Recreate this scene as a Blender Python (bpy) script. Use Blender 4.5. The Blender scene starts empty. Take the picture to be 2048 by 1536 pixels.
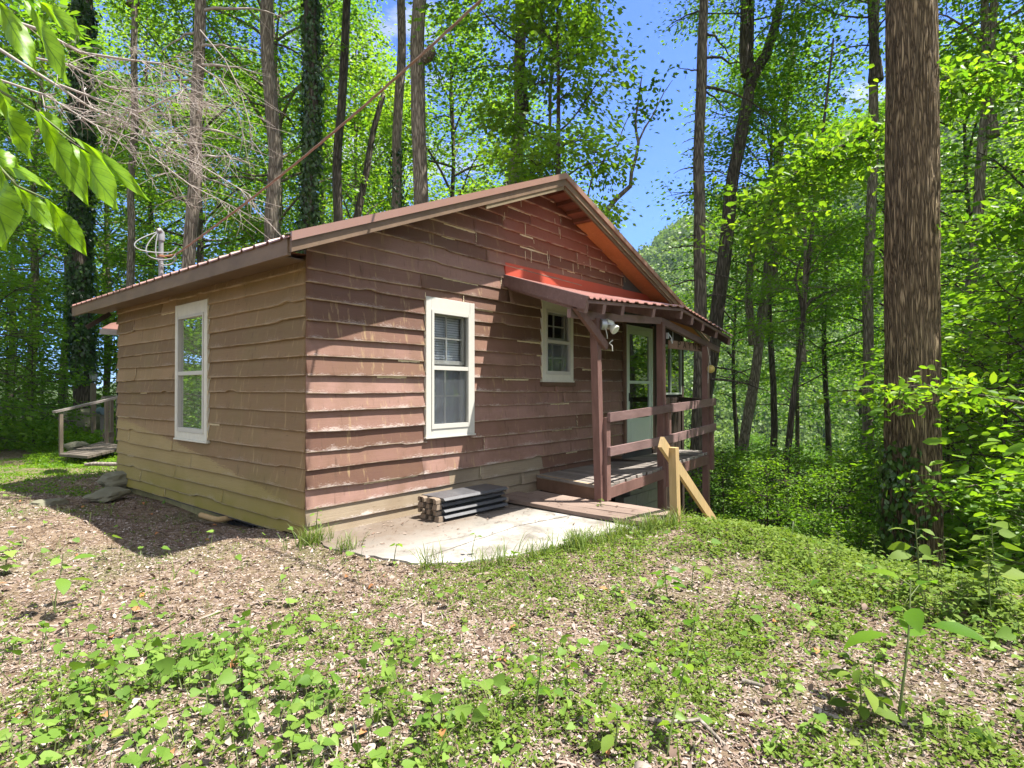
import bpy, math, random
import numpy as np
from mathutils import Vector, Matrix, noise as mnoise

random.seed(7)
rng = np.random.default_rng(7)
SC = bpy.context.scene
COL = SC.collection

# ------------------------------------------------------------------ camera frame
FPX = 1159.16                      # focal length in pixels of a 2048 px wide frame
YAW, PITCH, ROLL = [math.radians(a) for a in (39.638, 0.5775, -0.0515)]
CAM = np.array([-2.8438, -4.7300, 1.3125])
FW = np.array([math.cos(YAW)*math.cos(PITCH), math.sin(YAW)*math.cos(PITCH), math.sin(PITCH)])
_r = np.array([math.sin(YAW), -math.cos(YAW), 0.0]); _u = np.cross(_r, FW)
RT = _r*math.cos(ROLL) + _u*math.sin(ROLL)
UP = -_r*math.sin(ROLL) + _u*math.cos(ROLL)

def at(px, py, dep):               # point seen at a pixel, at a given distance in front
    return CAM + (FW + (px-1024)/FPX*RT - (py-768)/FPX*UP)*dep

def sub(a, b, t): return a + (b-a)*t

# ------------------------------------------------------------------ terrain
def smooth(a, b, x):
    t = np.clip((x-a)/(b-a), 0, 1); return t*t*(3-2*t)

def ridge_tan(px):                 # how high the far ridge stands, by direction
    return np.interp(px, [-3000, -600, 300, 800, 1230, 1350, 1480, 1700, 1900, 2100, 3500, 6000],
                         [.05, .05, .09, .16, .262, .30, .345, .42, .48, .52, .40, .12])

def terrain(x, y):
    x = np.asarray(x, float); y = np.asarray(y, float)
    edge = 2.30 + np.clip((y+2.8)*0.27, -0.9, 0.0) + np.clip(y-1.5, 0, 40)*0.30
    edge = np.where(y > -2.3, np.maximum(edge, 2.62), edge)
    d = x - edge
    drop = np.where(d > 0, 0.30*d*smooth(-.2, 1.6, d) + 0.10*np.clip(d-5, 0, 60), 0.0)
    z = -np.minimum(drop, 24)
    # gentle unevenness of the yard
    z = z + 0.035*np.sin(x*1.3+.5)*np.cos(y*1.1) + 0.02*np.sin(x*3.1+y*2.3)
    near = smooth(1.2, .2, np.hypot(np.clip(-x, 0, 9)+np.clip(x-2.9, 0, 9), np.clip(-2.0-y, 0, 9)+np.clip(y-.1, 0, 9)))
    z = z*(1-near) + (-0.016)*near*(d < .3) + near*z*(d >= .3)
    z = z - .035*np.clip(y-4.5, 0, 60)*smooth(9, 4, x)*smooth(-40, -20, x)
    z = z - .13*smooth(-1.5, -.35, x)*smooth(.6, .1, x)*smooth(.35, 1.3, y)*smooth(6.5, 4.6, y)
    # far hill
    dx, dy = x-CAM[0], y-CAM[1]
    r = np.hypot(dx, dy)
    az = np.arctan2(dx*RT[0]+dy*RT[1], dx*FW[0]+dy*FW[1])
    azc = np.clip(az, -1.45, 1.45)
    px = 1024 + FPX*np.tan(azc)
    front = np.cos(az) > -0.2
    rt = np.where(front, ridge_tan(px), .06)
    R1 = 330.0
    hill = rt*R1*smooth(95, R1, r) * (1-0.6*smooth(R1, 900, r))
    wav = 6*np.sin(az*23+1)*smooth(120, 260, r) + 3*np.sin(az*51)*smooth(120, 260, r)
    return z + hill + wav*0.5

def tz(x, y): return float(terrain(x, y))

# ------------------------------------------------------------------ object helpers
def tag(o, label=None, cat=None, group=None, kind=None):
    if label: o['label'] = label
    if cat: o['category'] = cat
    if group: o['group'] = group
    if kind: o['kind'] = kind
    return o

def thing(name, label, cat, loc=(0, 0, 0), rotz=0.0, group=None):
    o = bpy.data.objects.new(name, None); COL.objects.link(o)
    o.empty_display_size = 0.1
    o.location = loc; o.rotation_euler = (0, 0, rotz)
    return tag(o, label, cat, group)

def link(name, mesh, parent=None):
    o = bpy.data.objects.new(name, mesh); COL.objects.link(o)
    if parent is not None: o.parent = parent
    return o

def np_mesh(name, V, F, mat, fattr=None, vattr=None, smooth_=False, midx=None):
    """mesh from numpy arrays; F is (n,3) or (n,4)"""
    me = bpy.data.meshes.new(name)
    V = np.asarray(V, np.float32); F = np.asarray(F, np.int32)
    n, k = F.shape
    me.vertices.add(len(V)); me.vertices.foreach_set('co', V.ravel())
    me.loops.add(n*k); me.loops.foreach_set('vertex_index', F.ravel())
    me.polygons.add(n)
    me.polygons.foreach_set('loop_start', np.arange(0, n*k, k, dtype=np.int32))
    me.polygons.foreach_set('loop_total', np.full(n, k, np.int32))
    if smooth_: me.polygons.foreach_set('use_smooth', np.ones(n, bool))
    for m in (mat if isinstance(mat, (list, tuple)) else [mat]): me.materials.append(m)
    if midx is not None: me.polygons.foreach_set('material_index', np.asarray(midx, np.int32))
    for kx, v in (fattr or {}).items():
        a = me.attributes.new(kx, 'FLOAT', 'FACE'); a.data.foreach_set('value', np.asarray(v, np.float32))
    for kx, v in (vattr or {}).items():
        a = me.attributes.new(kx, 'FLOAT', 'POINT'); a.data.foreach_set('value', np.asarray(v, np.float32))
    me.update(calc_edges=True); me.validate()
    return me

class MB:
    """collects boxes, bars and tubes; build() links them as one mesh"""
    def __init__(s): s.v = []; s.f = []; s.m = []; s.r = []; s.sm = []
    def poly(s, pts, m=0, r=None, sm=False):
        n = len(s.v); s.v += [tuple(map(float, p)) for p in pts]
        s.f.append(tuple(range(n, n+len(pts)))); s.m.append(m); s.r.append(random.random() if r is None else r); s.sm.append(sm)
    def faces(s, vs, fs, m=0, r=None, sm=False):
        n = len(s.v); r = random.random() if r is None else r
        s.v += [tuple(map(float, p)) for p in vs]
        for f in fs: s.f.append(tuple(i+n for i in f)); s.m.append(m); s.r.append(r); s.sm.append(sm)
    def hexa(s, b, t, m=0, r=None):   # 4 bottom points, 4 top points (same order, ccw from above)
        s.faces(list(b)+list(t), [(3, 2, 1, 0), (4, 5, 6, 7), (0, 1, 5, 4), (1, 2, 6, 5), (2, 3, 7, 6), (3, 0, 4, 7)], m, r)
    def box(s, x0, x1, y0, y1, z0, z1, m=0, r=None):
        s.hexa([(x0, y0, z0), (x1, y0, z0), (x1, y1, z0), (x0, y1, z0)], [(x0, y0, z1), (x1, y0, z1), (x1, y1, z1), (x0, y1, z1)], m, r)
    def beam(s, p, q, w, h, m=0, r=None, up=(0, 0, 1)):  # rectangular bar with axis p-q, w sideways, h along up
        p = Vector(p); q = Vector(q); d = (q-p).normalized()
        side = d.cross(Vector(up)); side = side.normalized() if side.length > 1e-4 else Vector((1, 0, 0))
        u = side.cross(d).normalized()
        a = side*(w/2); b = u*(h/2)
        P = [p-a-b, p+a-b, p+a+b, p-a+b]; Q = [q-a-b, q+a-b, q+a+b, q-a+b]
        s.faces(P+Q, [(0, 1, 2, 3), (7, 6, 5, 4), (0, 4, 5, 1), (1, 5, 6, 2), (2, 6, 7, 3), (3, 7, 4, 0)], m, r)
    def tube(s, pts, rad, n=8, m=0, r=None, sm=True, cap=True):
        V, F = tube_np(pts, rad, n)
        s.faces(V.tolist(), F.tolist(), m, r, sm)
        if cap:
            k = len(pts)
            s.faces(V[:n].tolist(), [tuple(range(n-1, -1, -1))], m, r); s.faces(V[(k-1)*n:k*n].tolist(), [tuple(range(n))], m, r)
    def build(s, name, mat, parent=None, bevel=0.0):
        me = bpy.data.meshes.new(name); me.from_pydata(s.v, [], s.f)
        for m in (mat if isinstance(mat, (list, tuple)) else [mat]): me.materials.append(m)
        me.polygons.foreach_set('material_index', np.array(s.m, np.int32))
        me.polygons.foreach_set('use_smooth', np.array(s.sm, bool))
        a = me.attributes.new('rnd', 'FLOAT', 'FACE'); a.data.foreach_set('value', np.array(s.r, np.float32))
        me.update()
        o = link(name, me, parent)
        if bevel:
            b = o.modifiers.new('bevel', 'BEVEL'); b.width = bevel; b.segments = 2; b.limit_method = 'ANGLE'
        return o

def tube_np(pts, rad, n=8):
    P = np.asarray(pts, float); k = len(P)
    rad = np.broadcast_to(np.asarray(rad, float), (k,))
    T = np.gradient(P, axis=0); T /= np.linalg.norm(T, axis=1)[:, None]+1e-9
    ref = np.array([0.0, 0, 1]) if abs(T[0][2]) < .9 else np.array([1.0, 0, 0])
    V = np.zeros((k, n, 3)); a = np.arange(n)*2*math.pi/n
    for i in range(k):
        s = np.cross(T[i], ref); s /= np.linalg.norm(s)+1e-9
        u = np.cross(s, T[i]); ref = u
        V[i] = P[i] + rad[i]*(np.cos(a)[:, None]*s + np.sin(a)[:, None]*u)
    F = []
    for i in range(k-1):
        for j in range(n):
            j2 = (j+1) % n
            F.append((i*n+j, i*n+j2, (i+1)*n+j2, (i+1)*n+j))
    return V.reshape(-1, 3), np.array(F, int)

def copy_thing(o, loc, rz, label=None, sc=None, recurse=True):
    c = o.copy(); COL.objects.link(c); c.location = loc; c.rotation_euler = (0, 0, rz)
    if sc is not None: c.scale = (sc, sc, sc) if not hasattr(sc, '__len__') else sc
    if label: c['label'] = label
    for ch in list(o.children):
        d = ch.copy(); COL.objects.link(d); d.parent = c
        for g in list(ch.children):
            e = g.copy(); COL.objects.link(e); e.parent = d
    return c

# ------------------------------------------------------------------ materials
class NT:
    def __init__(s, name):
        s.mat = bpy.data.materials.new(name); s.mat.use_nodes = True
        s.t = s.mat.node_tree; s.t.nodes.clear()
        s.out = s.t.nodes.new('ShaderNodeOutputMaterial')
    def n(s, typ, **kw):
        nd = s.t.nodes.new('ShaderNode'+typ)
        for k, v in kw.items():
            if k.startswith('i_'): nd.inputs[k[2:].replace('_', ' ')].default_value = v
            else: setattr(nd, k, v)
        return nd
    def l(s, a, b): s.t.links.new(a, b)
    def attr(s, name): return s.n('Attribute', attribute_name=name).outputs['Fac']
    def coord(s, out='Object', scale=(1, 1, 1), loc=(0, 0, 0)):
        tc = s.n('TexCoord'); mp = s.n('Mapping'); s.l(tc.outputs[out], mp.inputs['Vector'])
        mp.inputs['Scale'].default_value = scale; mp.inputs['Location'].default_value = loc
        return mp.outputs[0]
    def noise(s, vec=None, scale=5, detail=4, rough=.6, dist=0):
        nd = s.n('TexNoise'); nd.inputs['Scale'].default_value = scale; nd.inputs['Detail'].default_value = detail
        nd.inputs['Roughness'].default_value = rough; nd.inputs['Distortion'].default_value = dist
        if vec is not None: s.l(vec, nd.inputs['Vector'])
        return nd.outputs['Fac']
    def voro(s, vec, scale, feature='F1', out='Distance', rand=1):
        nd = s.n('TexVoronoi', feature=feature); nd.inputs['Scale'].default_value = scale
        nd.inputs['Randomness'].default_value = rand
        s.l(vec, nd.inputs['Vector']); return nd.outputs[out]
    def ramp(s, fac, stops):
        nd = s.n('ValToRGB'); cr = nd.color_ramp
        while len(cr.elements) < len(stops): cr.elements.new(.5)
        for e, (p, c) in zip(cr.elements, stops):
            e.position = p; e.color = (c if hasattr(c, '__len__') else (c, c, c))[:3] + (1,) if hasattr(c, '__len__') else (c, c, c, 1)
        s.l(fac, nd.inputs[0]); return nd.outputs[0]
    def mix(s, fac, a, b, mode='MIX'):
        nd = s.n('Mix', data_type='RGBA', blend_type=mode)
        for sock, v in ((nd.inputs[0], fac), (nd.inputs[6], a), (nd.inputs[7], b)):
            if hasattr(v, 'links') or hasattr(v, 'is_linked'): s.l(v, sock)
            elif hasattr(v, '__len__'): sock.default_value = tuple(v)[:3] + (1,)
            else: sock.default_value = v
        return nd.outputs[2]
    def math(s, op, a, b=0.0, c=None, clamp=False):
        nd = s.n('Math', operation=op, use_clamp=clamp)
        for i, v in enumerate((a, b) if c is None else (a, b, c)):
            if hasattr(v, 'is_linked'): s.l(v, nd.inputs[i])
            else: nd.inputs[i].default_value = v
        return nd.outputs[0]
    def bump(s, h, strength=.5, dist=.02):
        nd = s.n('Bump'); nd.inputs['Strength'].default_value = strength; nd.inputs['Distance'].default_value = dist
        s.l(h, nd.inputs['Height']); return nd.outputs[0]
    def principled(s, col, rough=.6, normal=None, spec=.3, metallic=0.0):
        p = s.n('BsdfPrincipled')
        for sock, v in ((p.inputs['Base Color'], col), (p.inputs['Roughness'], rough)):
            if hasattr(v, 'is_linked'): s.l(v, sock)
            elif hasattr(v, '__len__'): sock.default_value = tuple(v)[:3] + (1,)
            else: sock.default_value = v
        p.inputs['Specular IOR Level'].default_value = spec; p.inputs['Metallic'].default_value = metallic
        if normal is not None: s.l(normal, p.inputs['Normal'])
        return p
    def done(s, shader):
        s.l(shader.outputs[0], s.out.inputs['Surface']); return s.mat

def mat_wood(name, c0, c1, grain=(1, 1, 1), gscale=14, rough=.75, dirt=None, bump=.35, flake=None):
    """grained timber; grain = mapping scale stretching the noise along the timber"""
    t = NT(name); v = t.coord('Object', grain)
    g = t.noise(v, gscale, 6, .65, .6); big = t.noise(t.coord('Object'), 2.2, 4)
    r = t.attr('rnd')
    f = t.math('ADD', t.math('MULTIPLY', g, .75), t.math('MULTIPLY', r, .35))
    col = t.ramp(f, [(.25, c0), (.85, c1)])
    col = t.mix(t.math('MULTIPLY', t.math('SUBTRACT', big, .45, clamp=True), 1.6, clamp=True), col, dirt or tuple(.5*a for a in c0))
    if flake:
        fm = t.ramp(t.noise(t.coord('Object', grain), 26, 5, .7), [(.66, 0), (.72, 1)])
        col = t.mix(fm, col, flake)
    return t.done(t.principled(col, rough, t.bump(g, bump, .006), .25))

def mat_plain(name, c, rough=.5, spec=.4, metallic=0.0, var=.15, scale=8, bump=.1):
    t = NT(name); n = t.noise(t.coord('Object'), scale, 5)
    col = t.mix(n, tuple(a*(1-var) for a in c), tuple(min(1, a*(1+var)) for a in c))
    return t.done(t.principled(col, rough, t.bump(n, bump, .004), spec, metallic))

def mat_leaf(name, stops, trans=.42, tint=(1.25, 1.3, .55), rough=.45, spec=.35, objvar=.35):
    t = NT(name); r = t.attr('rnd'); oi = t.n('ObjectInfo').outputs['Random']
    f = t.math('ADD', t.math('MULTIPLY', r, 1-objvar), t.math('MULTIPLY', oi, objvar))
    col = t.ramp(f, stops)
    p = t.principled(col, rough, None, spec)
    tr = t.n('BsdfTranslucent'); t.l(t.mix(1.0, col, tint, 'MULTIPLY'), tr.inputs['Color'])
    m = t.n('MixShader'); m.inputs[0].default_value = trans
    t.l(p.outputs[0], m.inputs[1]); t.l(tr.outputs[0], m.inputs[2])
    return t.done(m)

def mat_bark(name, c0, c1, c2, sx=14, sz=1.6, strength=.9, dist=.03, lichen=None, cell=1.0):
    t = NT(name); v = t.coord('Object', (1, 1, sz/sx))
    w = t.n('TexNoise'); w.inputs['Scale'].default_value = sx*.5; t.l(v, w.inputs['Vector'])
    dv = t.n('VectorMath', operation='MULTIPLY_ADD'); t.l(w.outputs['Color'], dv.inputs[0])
    dv.inputs[1].default_value = (.12, .12, .12); t.l(v, dv.inputs[2])
    e = t.voro(dv.outputs[0], sx, 'DISTANCE_TO_EDGE')
    ridge = t.math('MULTIPLY', e, 3.2, clamp=True)
    fine = t.noise(t.coord('Object', (1, 1, .35)), sx*4, 5, .7)
    big = t.noise(t.coord('Object', (1, 1, .4)), 1.6, 4)
    h = t.math('ADD', ridge, t.math('MULTIPLY', fine, .35))
    col = t.ramp(t.math('MULTIPLY', h, .72), [(.08, c0), (.45, c1), (.95, c2)])
    col = t.mix(t.ramp(big, [(.45, 0), (.8, .35)]), col, lichen or tuple(a*1.25 for a in c2))
    return t.done(t.principled(col, .9, t.bump(h, strength, dist), .15))
SUN_E, SKY_E, EXPO, FILL_CLOUD = 5.0, .108, 1.6, (4.2, 4.1, 3.85)
HAZE = .0002
# ================================================================== CABIN
def mat_siding(name, paint, bw):
    t = NT(name)
    uu = t.attr('uu'); vv = t.attr('vv'); rnd = t.attr('rnd'); bare = t.attr('bare'); alg = t.attr('alg'); red = t.attr('red')
    cv = t.n('CombineXYZ'); t.l(uu, cv.inputs[0]); t.l(t.math('MULTIPLY', vv, 2.2), cv.inputs[1]); t.l(t.math('MULTIPLY', rnd, 37.0), cv.inputs[2])
    vec = cv.outputs[0]
    grain = t.noise(vec, 9, 7, .7, .8)
    mp = t.n('Mapping'); t.l(vec, mp.inputs['Vector']); mp.inputs['Scale'].default_value = (.35, 4.0, 1)
    streak = t.noise(mp.outputs[0], 8, 6, .7, .4)
    mp2 = t.n('Mapping'); t.l(t.coord('Object'), mp2.inputs['Vector']); mp2.inputs['Scale'].default_value = (5, 5, .45)
    drip = t.noise(mp2.outputs[0], 4, 4, .6)
    blotch = t.noise(t.coord('Object'), 1.7, 5, .65)
    base = t.ramp(t.math('ADD', t.math('MULTIPLY', rnd, .62), t.math('MULTIPLY', streak, .42)),
                  [(.08, paint[0]), (.5, paint[1]), (.95, paint[2])])
    base = t.mix(t.ramp(blotch, [(.42, 0), (.72, .7)]), base, paint[3])
    # weather streaks running down
    base = t.mix(t.ramp(drip, [(.60, 0), (.70, .5)]), base, (.36, .26, .13))
    base = t.mix(t.ramp(drip, [(.28, .55), (.38, 0)]), base, (.075, .045, .030))
    # red light bounced off the porch roof, painted into the gable top
    base = t.mix(t.math('MULTIPLY', red, .8), base, t.mix(rnd, (.135, .036, .020), (.25, .062, .034)))
    # unpainted boards
    wood = t.ramp(streak, [(.25, bw[0]), (.6, bw[1]), (.9, bw[2])])
    wood = t.mix(t.ramp(blotch, [(.45, 0), (.7, .6)]), wood, bw[3])
    bmask = t.math('GREATER_THAN', t.math('ADD', bare, t.math('MULTIPLY', t.math('SUBTRACT', grain, .5), .55)), .5)
    col = t.mix(bmask, base, wood)
    col = t.mix(t.math('MULTIPLY', alg, t.ramp(blotch, [(.25, .45), (.65, 1)])), col, (.20, .175, .022))
    # flaking paint and salt bloom close to the lower edges
    low = t.ramp(vv, [(.02, 1), (.45, .15), (.8, 0)])
    fl = t.noise(vec, 24, 6, .75, .3)
    patch = t.noise(t.coord('Object'), 2.6, 3)
    flm = t.ramp(t.math('ADD', t.math('MULTIPLY', fl, .62), t.math('ADD', t.math('MULTIPLY', low, .18), t.math('MULTIPLY', patch, .36))), [(.665, 0), (.70, 1)])
    flm = t.math('MULTIPLY', flm, t.attr('flake'))
    col = t.mix(t.math('MULTIPLY', flm, .8), col, (.56, .50, .46))
    # pale worn arris along the lower edge, with the light it catches painted in
    worn_glint = t.math('MULTIPLY', t.ramp(vv, [(.035, 1), (.075, 0)]), t.ramp(t.noise(vec, 5, 4), [(.42, 0), (.60, .8)]))
    col = t.mix(worn_glint, col, (.40, .31, .22))
    # knots
    k = t.voro(vec, 2.3, 'F1'); km = t.ramp(k, [(.03, .75), (.075, 0)])
    col = t.mix(km, col, (.05, .03, .018))
    h = t.math('ADD', t.math('MULTIPLY', grain, .6), t.math('MULTIPLY', streak, .7))
    return t.done(t.principled(col, t.ramp(grain, [(.2, .55), (.8, .8)]), t.bump(h, .32, .006), .3))

M = {}
M['siding'] = mat_siding('painted_lap_siding', ((.080, .039, .026), (.172, .090, .064), (.340, .205, .170), (.140, .080, .045)), ((.17, .125, .080), (.29, .235, .165), (.40, .34, .26), (.19, .14, .09)))  # sunlit copy; the pinker, paler tone of sunlight is painted in
M['siding_shade'] = mat_siding('weathered_shaded_siding', ((.105, .066, .034), (.215, .138, .070), (.335, .228, .125), (.190, .140, .062)), ((.22, .155, .066), (.35, .265, .120), (.45, .36, .19), (.25, .185, .075)))  # weathered copy for the side wall; its browner shade tone is painted in
M['trim_brown'] = mat_wood('brown_painted_wood', (.10, .058, .038), (.21, .125, .085), (1, 1, 1), 9, .6, bump=.25)
M['fascia_brown'] = mat_wood('fascia_brown', (.13, .086, .055), (.22, .150, .100), (1, .3, 1), 7, .5, bump=.15)
M['porch_paint'] = mat_wood('porch_paint', (.13, .07, .06), (.24, .14, .12), (2, 2, .4), 9, .6, bump=.25, flake=(.42, .33, .30))
M['rail_paint'] = mat_wood('rail_paint', (.14, .085, .08), (.26, .17, .16), (.4, 2, 2), 9, .6, bump=.25, flake=(.42, .36, .36))
M['raw_wood'] = mat_wood('raw_timber', (.30, .20, .09), (.52, .37, .19), (3, 3, .3), 10, .7, (.26, .22, .10), .3)
M['gray_wood'] = mat_wood('weathered_deck_wood', (.155, .135, .120), (.33, .30, .275), (6, .35, 3), 9, .85, (.13, .105, .09), .5)
M['plank_wood'] = mat_wood('weathered_plank_wood', (.145, .105, .085), (.30, .225, .185), (6, .35, 3), 9, .85, (.11, .08, .065), .5)
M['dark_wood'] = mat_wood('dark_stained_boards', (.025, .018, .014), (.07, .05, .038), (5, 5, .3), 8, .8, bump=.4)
M['osb'] = mat_wood('strand_board', (.36, .13, .04), (.56, .25, .09), (1, 1, 1), 28, .8, (.30, .10, .035), .3)  # tan strand board, with orange light bounced off the roof painted in
M['soffit_plank'] = mat_wood('soffit_planks', (.10, .035, .02), (.25, .095, .05), (3, .5, 1), 9, .75, bump=.3)
M['red_metal'] = mat_plain('red_roof_metal', (.25, .125, .105), .30, .5, 0, .25, 5, .05)
M['red_flash'] = mat_plain('red_flashing', (.42, .072, .042), .5, .4, 0, .12, 4, .05)
M['white'] = mat_plain('white_window_paint', (.50, .49, .445), .45, .4, 0, .06, 18, .1)
M['old_white'] = mat_plain('old_cream_paint', (.60, .59, .51), .6, .3, 0, .16, 14, .3)
M['caulk'] = mat_plain('cream_caulk', (.58, .50, .33), .8, .2, 0, .25, 40, .4)
M['black'] = mat_plain('black_metal', (.02, .02, .02), .4, .5)
M['galv'] = mat_plain('galvanised_pipe', (.42, .43, .44), .45, .5, .5, .2, 12, .1)
M['gray_paint'] = mat_plain('gray_conduit', (.22, .23, .24), .5, .4)
M['block'] = mat_plain('concrete_block', (.30, .30, .28), .9, .2, 0, .2, 14, .4)
M['mossy_block'] = mat_plain('mossy_concrete_block', (.25, .24, .12), .9, .2, 0, .3, 9, .4)
M['inside'] = mat_plain('dim_room', (.10, .10, .10), .9, .1)
M['curtain'] = mat_plain('gray_curtain', (.42, .44, .47), .9, .1)
M['blind'] = mat_plain('venetian_blind', (.84, .85, .86), .6, .3)
M['door_white'] = mat_plain('storm_door_paint', (.62, .70, .60), .4, .4, 0, .05, 10, .05)

def mat_glass(name, tint=(.75, .78, .78), refl=.16):
    t = NT(name)
    tr = t.n('BsdfTransparent'); tr.inputs[0].default_value = tint+(1,)
    gl = t.n('BsdfGlossy'); gl.inputs['Roughness'].default_value = .015; gl.inputs['Color'].default_value = (.95, .97, .97, 1)
    fr = t.n('Fresnel'); fr.inputs[0].default_value = 1.5
    f = t.math('ADD', t.math('MULTIPLY', fr.outputs[0], .6), refl, clamp=True)
    m = t.n('MixShader'); t.l(f, m.inputs[0]); t.l(tr.outputs[0], m.inputs[1]); t.l(gl.outputs[0], m.inputs[2])
    return t.done(m)
M['glass'] = mat_glass('window_glass', (.93, .95, .96), .04)
M['screen'] = mat_glass('insect_screen', (.94, .96, .97), .01)
def mat_mesh(name, c, f):
    t = NT(name); tr = t.n('BsdfTransparent'); df = t.n('BsdfDiffuse'); df.inputs[0].default_value = c+(1,)
    m = t.n('MixShader'); m.inputs[0].default_value = f; t.l(tr.outputs[0], m.inputs[1]); t.l(df.outputs[0], m.inputs[2]); return t.done(m)
M['mesh'] = mat_mesh('fine_insect_mesh', (.32, .33, .35), .42); M['mesh_dull'] = mat_mesh('reflection_dulling_mesh', (.33, .34, .26), .5)  # the side window's olive mesh is added to dull its reflection
M['porch_metal'] = mat_plain('glare_paled_porch_metal', (.31, .155, .135), .32, .5, 0, .25, 5, .05)  # red metal, paled by sun glare painted into its colour
M['door_glass'] = mat_glass('door_glass', (.5, .55, .52), .30)

ZS = [(1071-y)*.0045 for y in (1077, 1050, 1016, 980, 942, 904, 862, 822, 786, 749, 711, 675, 638, 599, 565, 536, 500)]
while ZS[-1] < 4.3: ZS.append(ZS[-1]+.158+random.uniform(-.012, .012))

def roof_l(x): return 4.15-.4095*(3.49-x)       # top surface of the left slope
def roof_r(x): return 4.15-.345*(x-3.49)
def roof_top(x): return np.minimum(roof_l(np.asarray(x, float)), roof_r(np.asarray(x, float)))

CAULK = MB()      # beads of caulk; they join the wall they sit on

def lap_boards(u0, u1, zmax_fn, P, openings, bare_fn, alg_fn, bounce_fn, flake_fn, seed, courses=None, seglen=(1.3, 3.4)):
    """rows of rough boards; P(u, out, z) maps to the world"""
    R = random.Random(seed)
    V = []; F = []; A = {k: [] for k in ('uu', 'vv', 'rnd', 'bare', 'alg', 'red', 'flake')}
    zs = courses or ZS
    for ci in range(len(zs)-1):
        zb, zt = zs[ci], zs[ci+1]
        spans = [(u0, u1)]
        for (a, b, c, d) in openings:
            if zb < d-.02 and zt > c+.02:
                ns = []
                for (s, e) in spans:
                    if b <= s or a >= e: ns.append((s, e)); continue
                    if a > s: ns.append((s, a))
                    if b < e: ns.append((b, e))
                spans = ns
        for (s, e) in spans:
            u = s
            while u < e-.02:
                L = R.uniform(*seglen)
                nxt = min(e, u+L)
                if e-nxt < .45: nxt = e
                rnd = R.random(); dz = R.uniform(-.014, .012); thick = R.uniform(.026, .042); sag = R.uniform(-.006, .010)
                tilt = R.uniform(-.014, .014); gap = R.uniform(.001, .006)
                a0 = u+gap; a1 = nxt-gap
                n = max(3, int((a1-a0)/.07)+1); us = np.linspace(a0, a1, n)
                start = None; seedz = R.uniform(0, 100)
                for i, uu in enumerate(us):
                    tt = (uu-a0)/(a1-a0)
                    w = mnoise.noise((uu*2.1, seedz, 0))*.0045 + mnoise.noise((uu*9, seedz, 5))*.0028
                    b = zb+dz*.6+w-sag*math.sin(math.pi*tt)+tilt*(tt-.5)
                    if mnoise.noise((uu*1.7, seedz, 9)) > .52: b += .018        # chipped places
                    top = min(zt+.03, zmax_fn(uu))
                    if top <= b+.015: start = None; continue
                    th = thick + mnoise.noise((uu*2, seedz, 3))*.004
                    mid = b+.03 if top > b+.04 else (b+top)/2
                    rows = [(b, .0), (b, th), (b+.006, th+.001), (mid, th*.88), (top, .004)]
                    base = len(V)
                    for (z, o) in rows:
                        V.append(P(uu, o, z))
                        vvv = (z-b)/max(.12, zt-zb)
                        A['uu'].append(uu); A['vv'].append(vvv); A['rnd'].append(rnd)
                        A['bare'].append(bare_fn(uu, z, ci, rnd)); A['alg'].append(alg_fn(uu, z)); A['red'].append(bounce_fn(uu, z)); A['flake'].append(flake_fn(uu, z))
                    if start is not None:
                        for k in range(4): F.append((start+k, base+k, base+k+1, start+k+1))
                    else:
                        F.append((base, base+1, base+3, base+4))
                    start = base; last = base
                if start is not None: F.append((last+4, last+3, last+1, last))
                # caulk at the joint
                if nxt < e-.05 and R.random() < .5 and zt < zmax_fn(nxt):
                    q = [(nxt+R.uniform(-.004, .004), zb+(zt-zb)*k/5) for k in range(6)]
                    for k in range(5):
                        if R.random() < .85:
                            w2 = R.uniform(.002, .006)
                            CAULK.poly([P(q[k][0]-w2, thick*.95, q[k][1]), P(q[k][0]+w2, thick*.95, q[k][1]), P(q[k+1][0]+w2, thick*.72, q[k+1][1]), P(q[k+1][0]-w2, thick*.72, q[k+1][1])])
                if R.random() < .40:    # a bead of caulk along part of the lap
                    c0 = R.uniform(a0, a1); c1 = min(a1, c0+R.uniform(.15, .7)); m = int((c1-c0)/.04)+2
                    cu = np.linspace(c0, c1, m)
                    for k in range(m-1):
                        if zt > zmax_fn(cu[k])-.03: continue
                        h1 = R.uniform(.003, .009)
                        CAULK.poly([P(cu[k], .018, zt-.010-h1), P(cu[k+1], .018, zt-.010-h1), P(cu[k+1], .020, zt+.004), P(cu[k], .020, zt+.004)])
                u = nxt
    return V, F, A

def wall_mesh(name, parent, *a, **k):
    V, F, A = lap_boards(*a, **k)
    cvs, cfs = CAULK.v, CAULK.f
    n = len(V); V = list(V)+cvs; F2 = F+[tuple(i+n for i in f) for f in cfs]
    for kx in A: A[kx] = A[kx]+[0.0]*len(cvs)
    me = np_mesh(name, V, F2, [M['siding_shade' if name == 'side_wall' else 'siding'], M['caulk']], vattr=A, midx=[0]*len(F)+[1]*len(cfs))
    CAULK.__init__()
    return link(name, me, parent)

def sheath(mb, u0, u1, z0, z1, openings, P, topfn=None, n=40):
    """wall sheathing behind the boards, with the openings left out"""
    us = sorted(set([u0, u1]+[v for o in openings for v in o[:2]]+list(np.linspace(u0, u1, n))))
    for a, b in zip(us[:-1], us[1:]):
        m = (a+b)/2; zz = [(z0, z1)]
        for (oa, ob, oc, od) in openings:
            if oa < m < ob: zz = [q for (s, e) in zz for q in ((s, min(e, oc)), (max(s, od), e)) if q[1] > q[0]+1e-4]
        for (s, e) in zz:
            ea = e if topfn is None or e < z1 else topfn(a); eb = e if topfn is None or e < z1 else topfn(b)
            mb.poly([P(a, s), P(b, s), P(b, eb), P(a, ea)], 0, .5)

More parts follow.
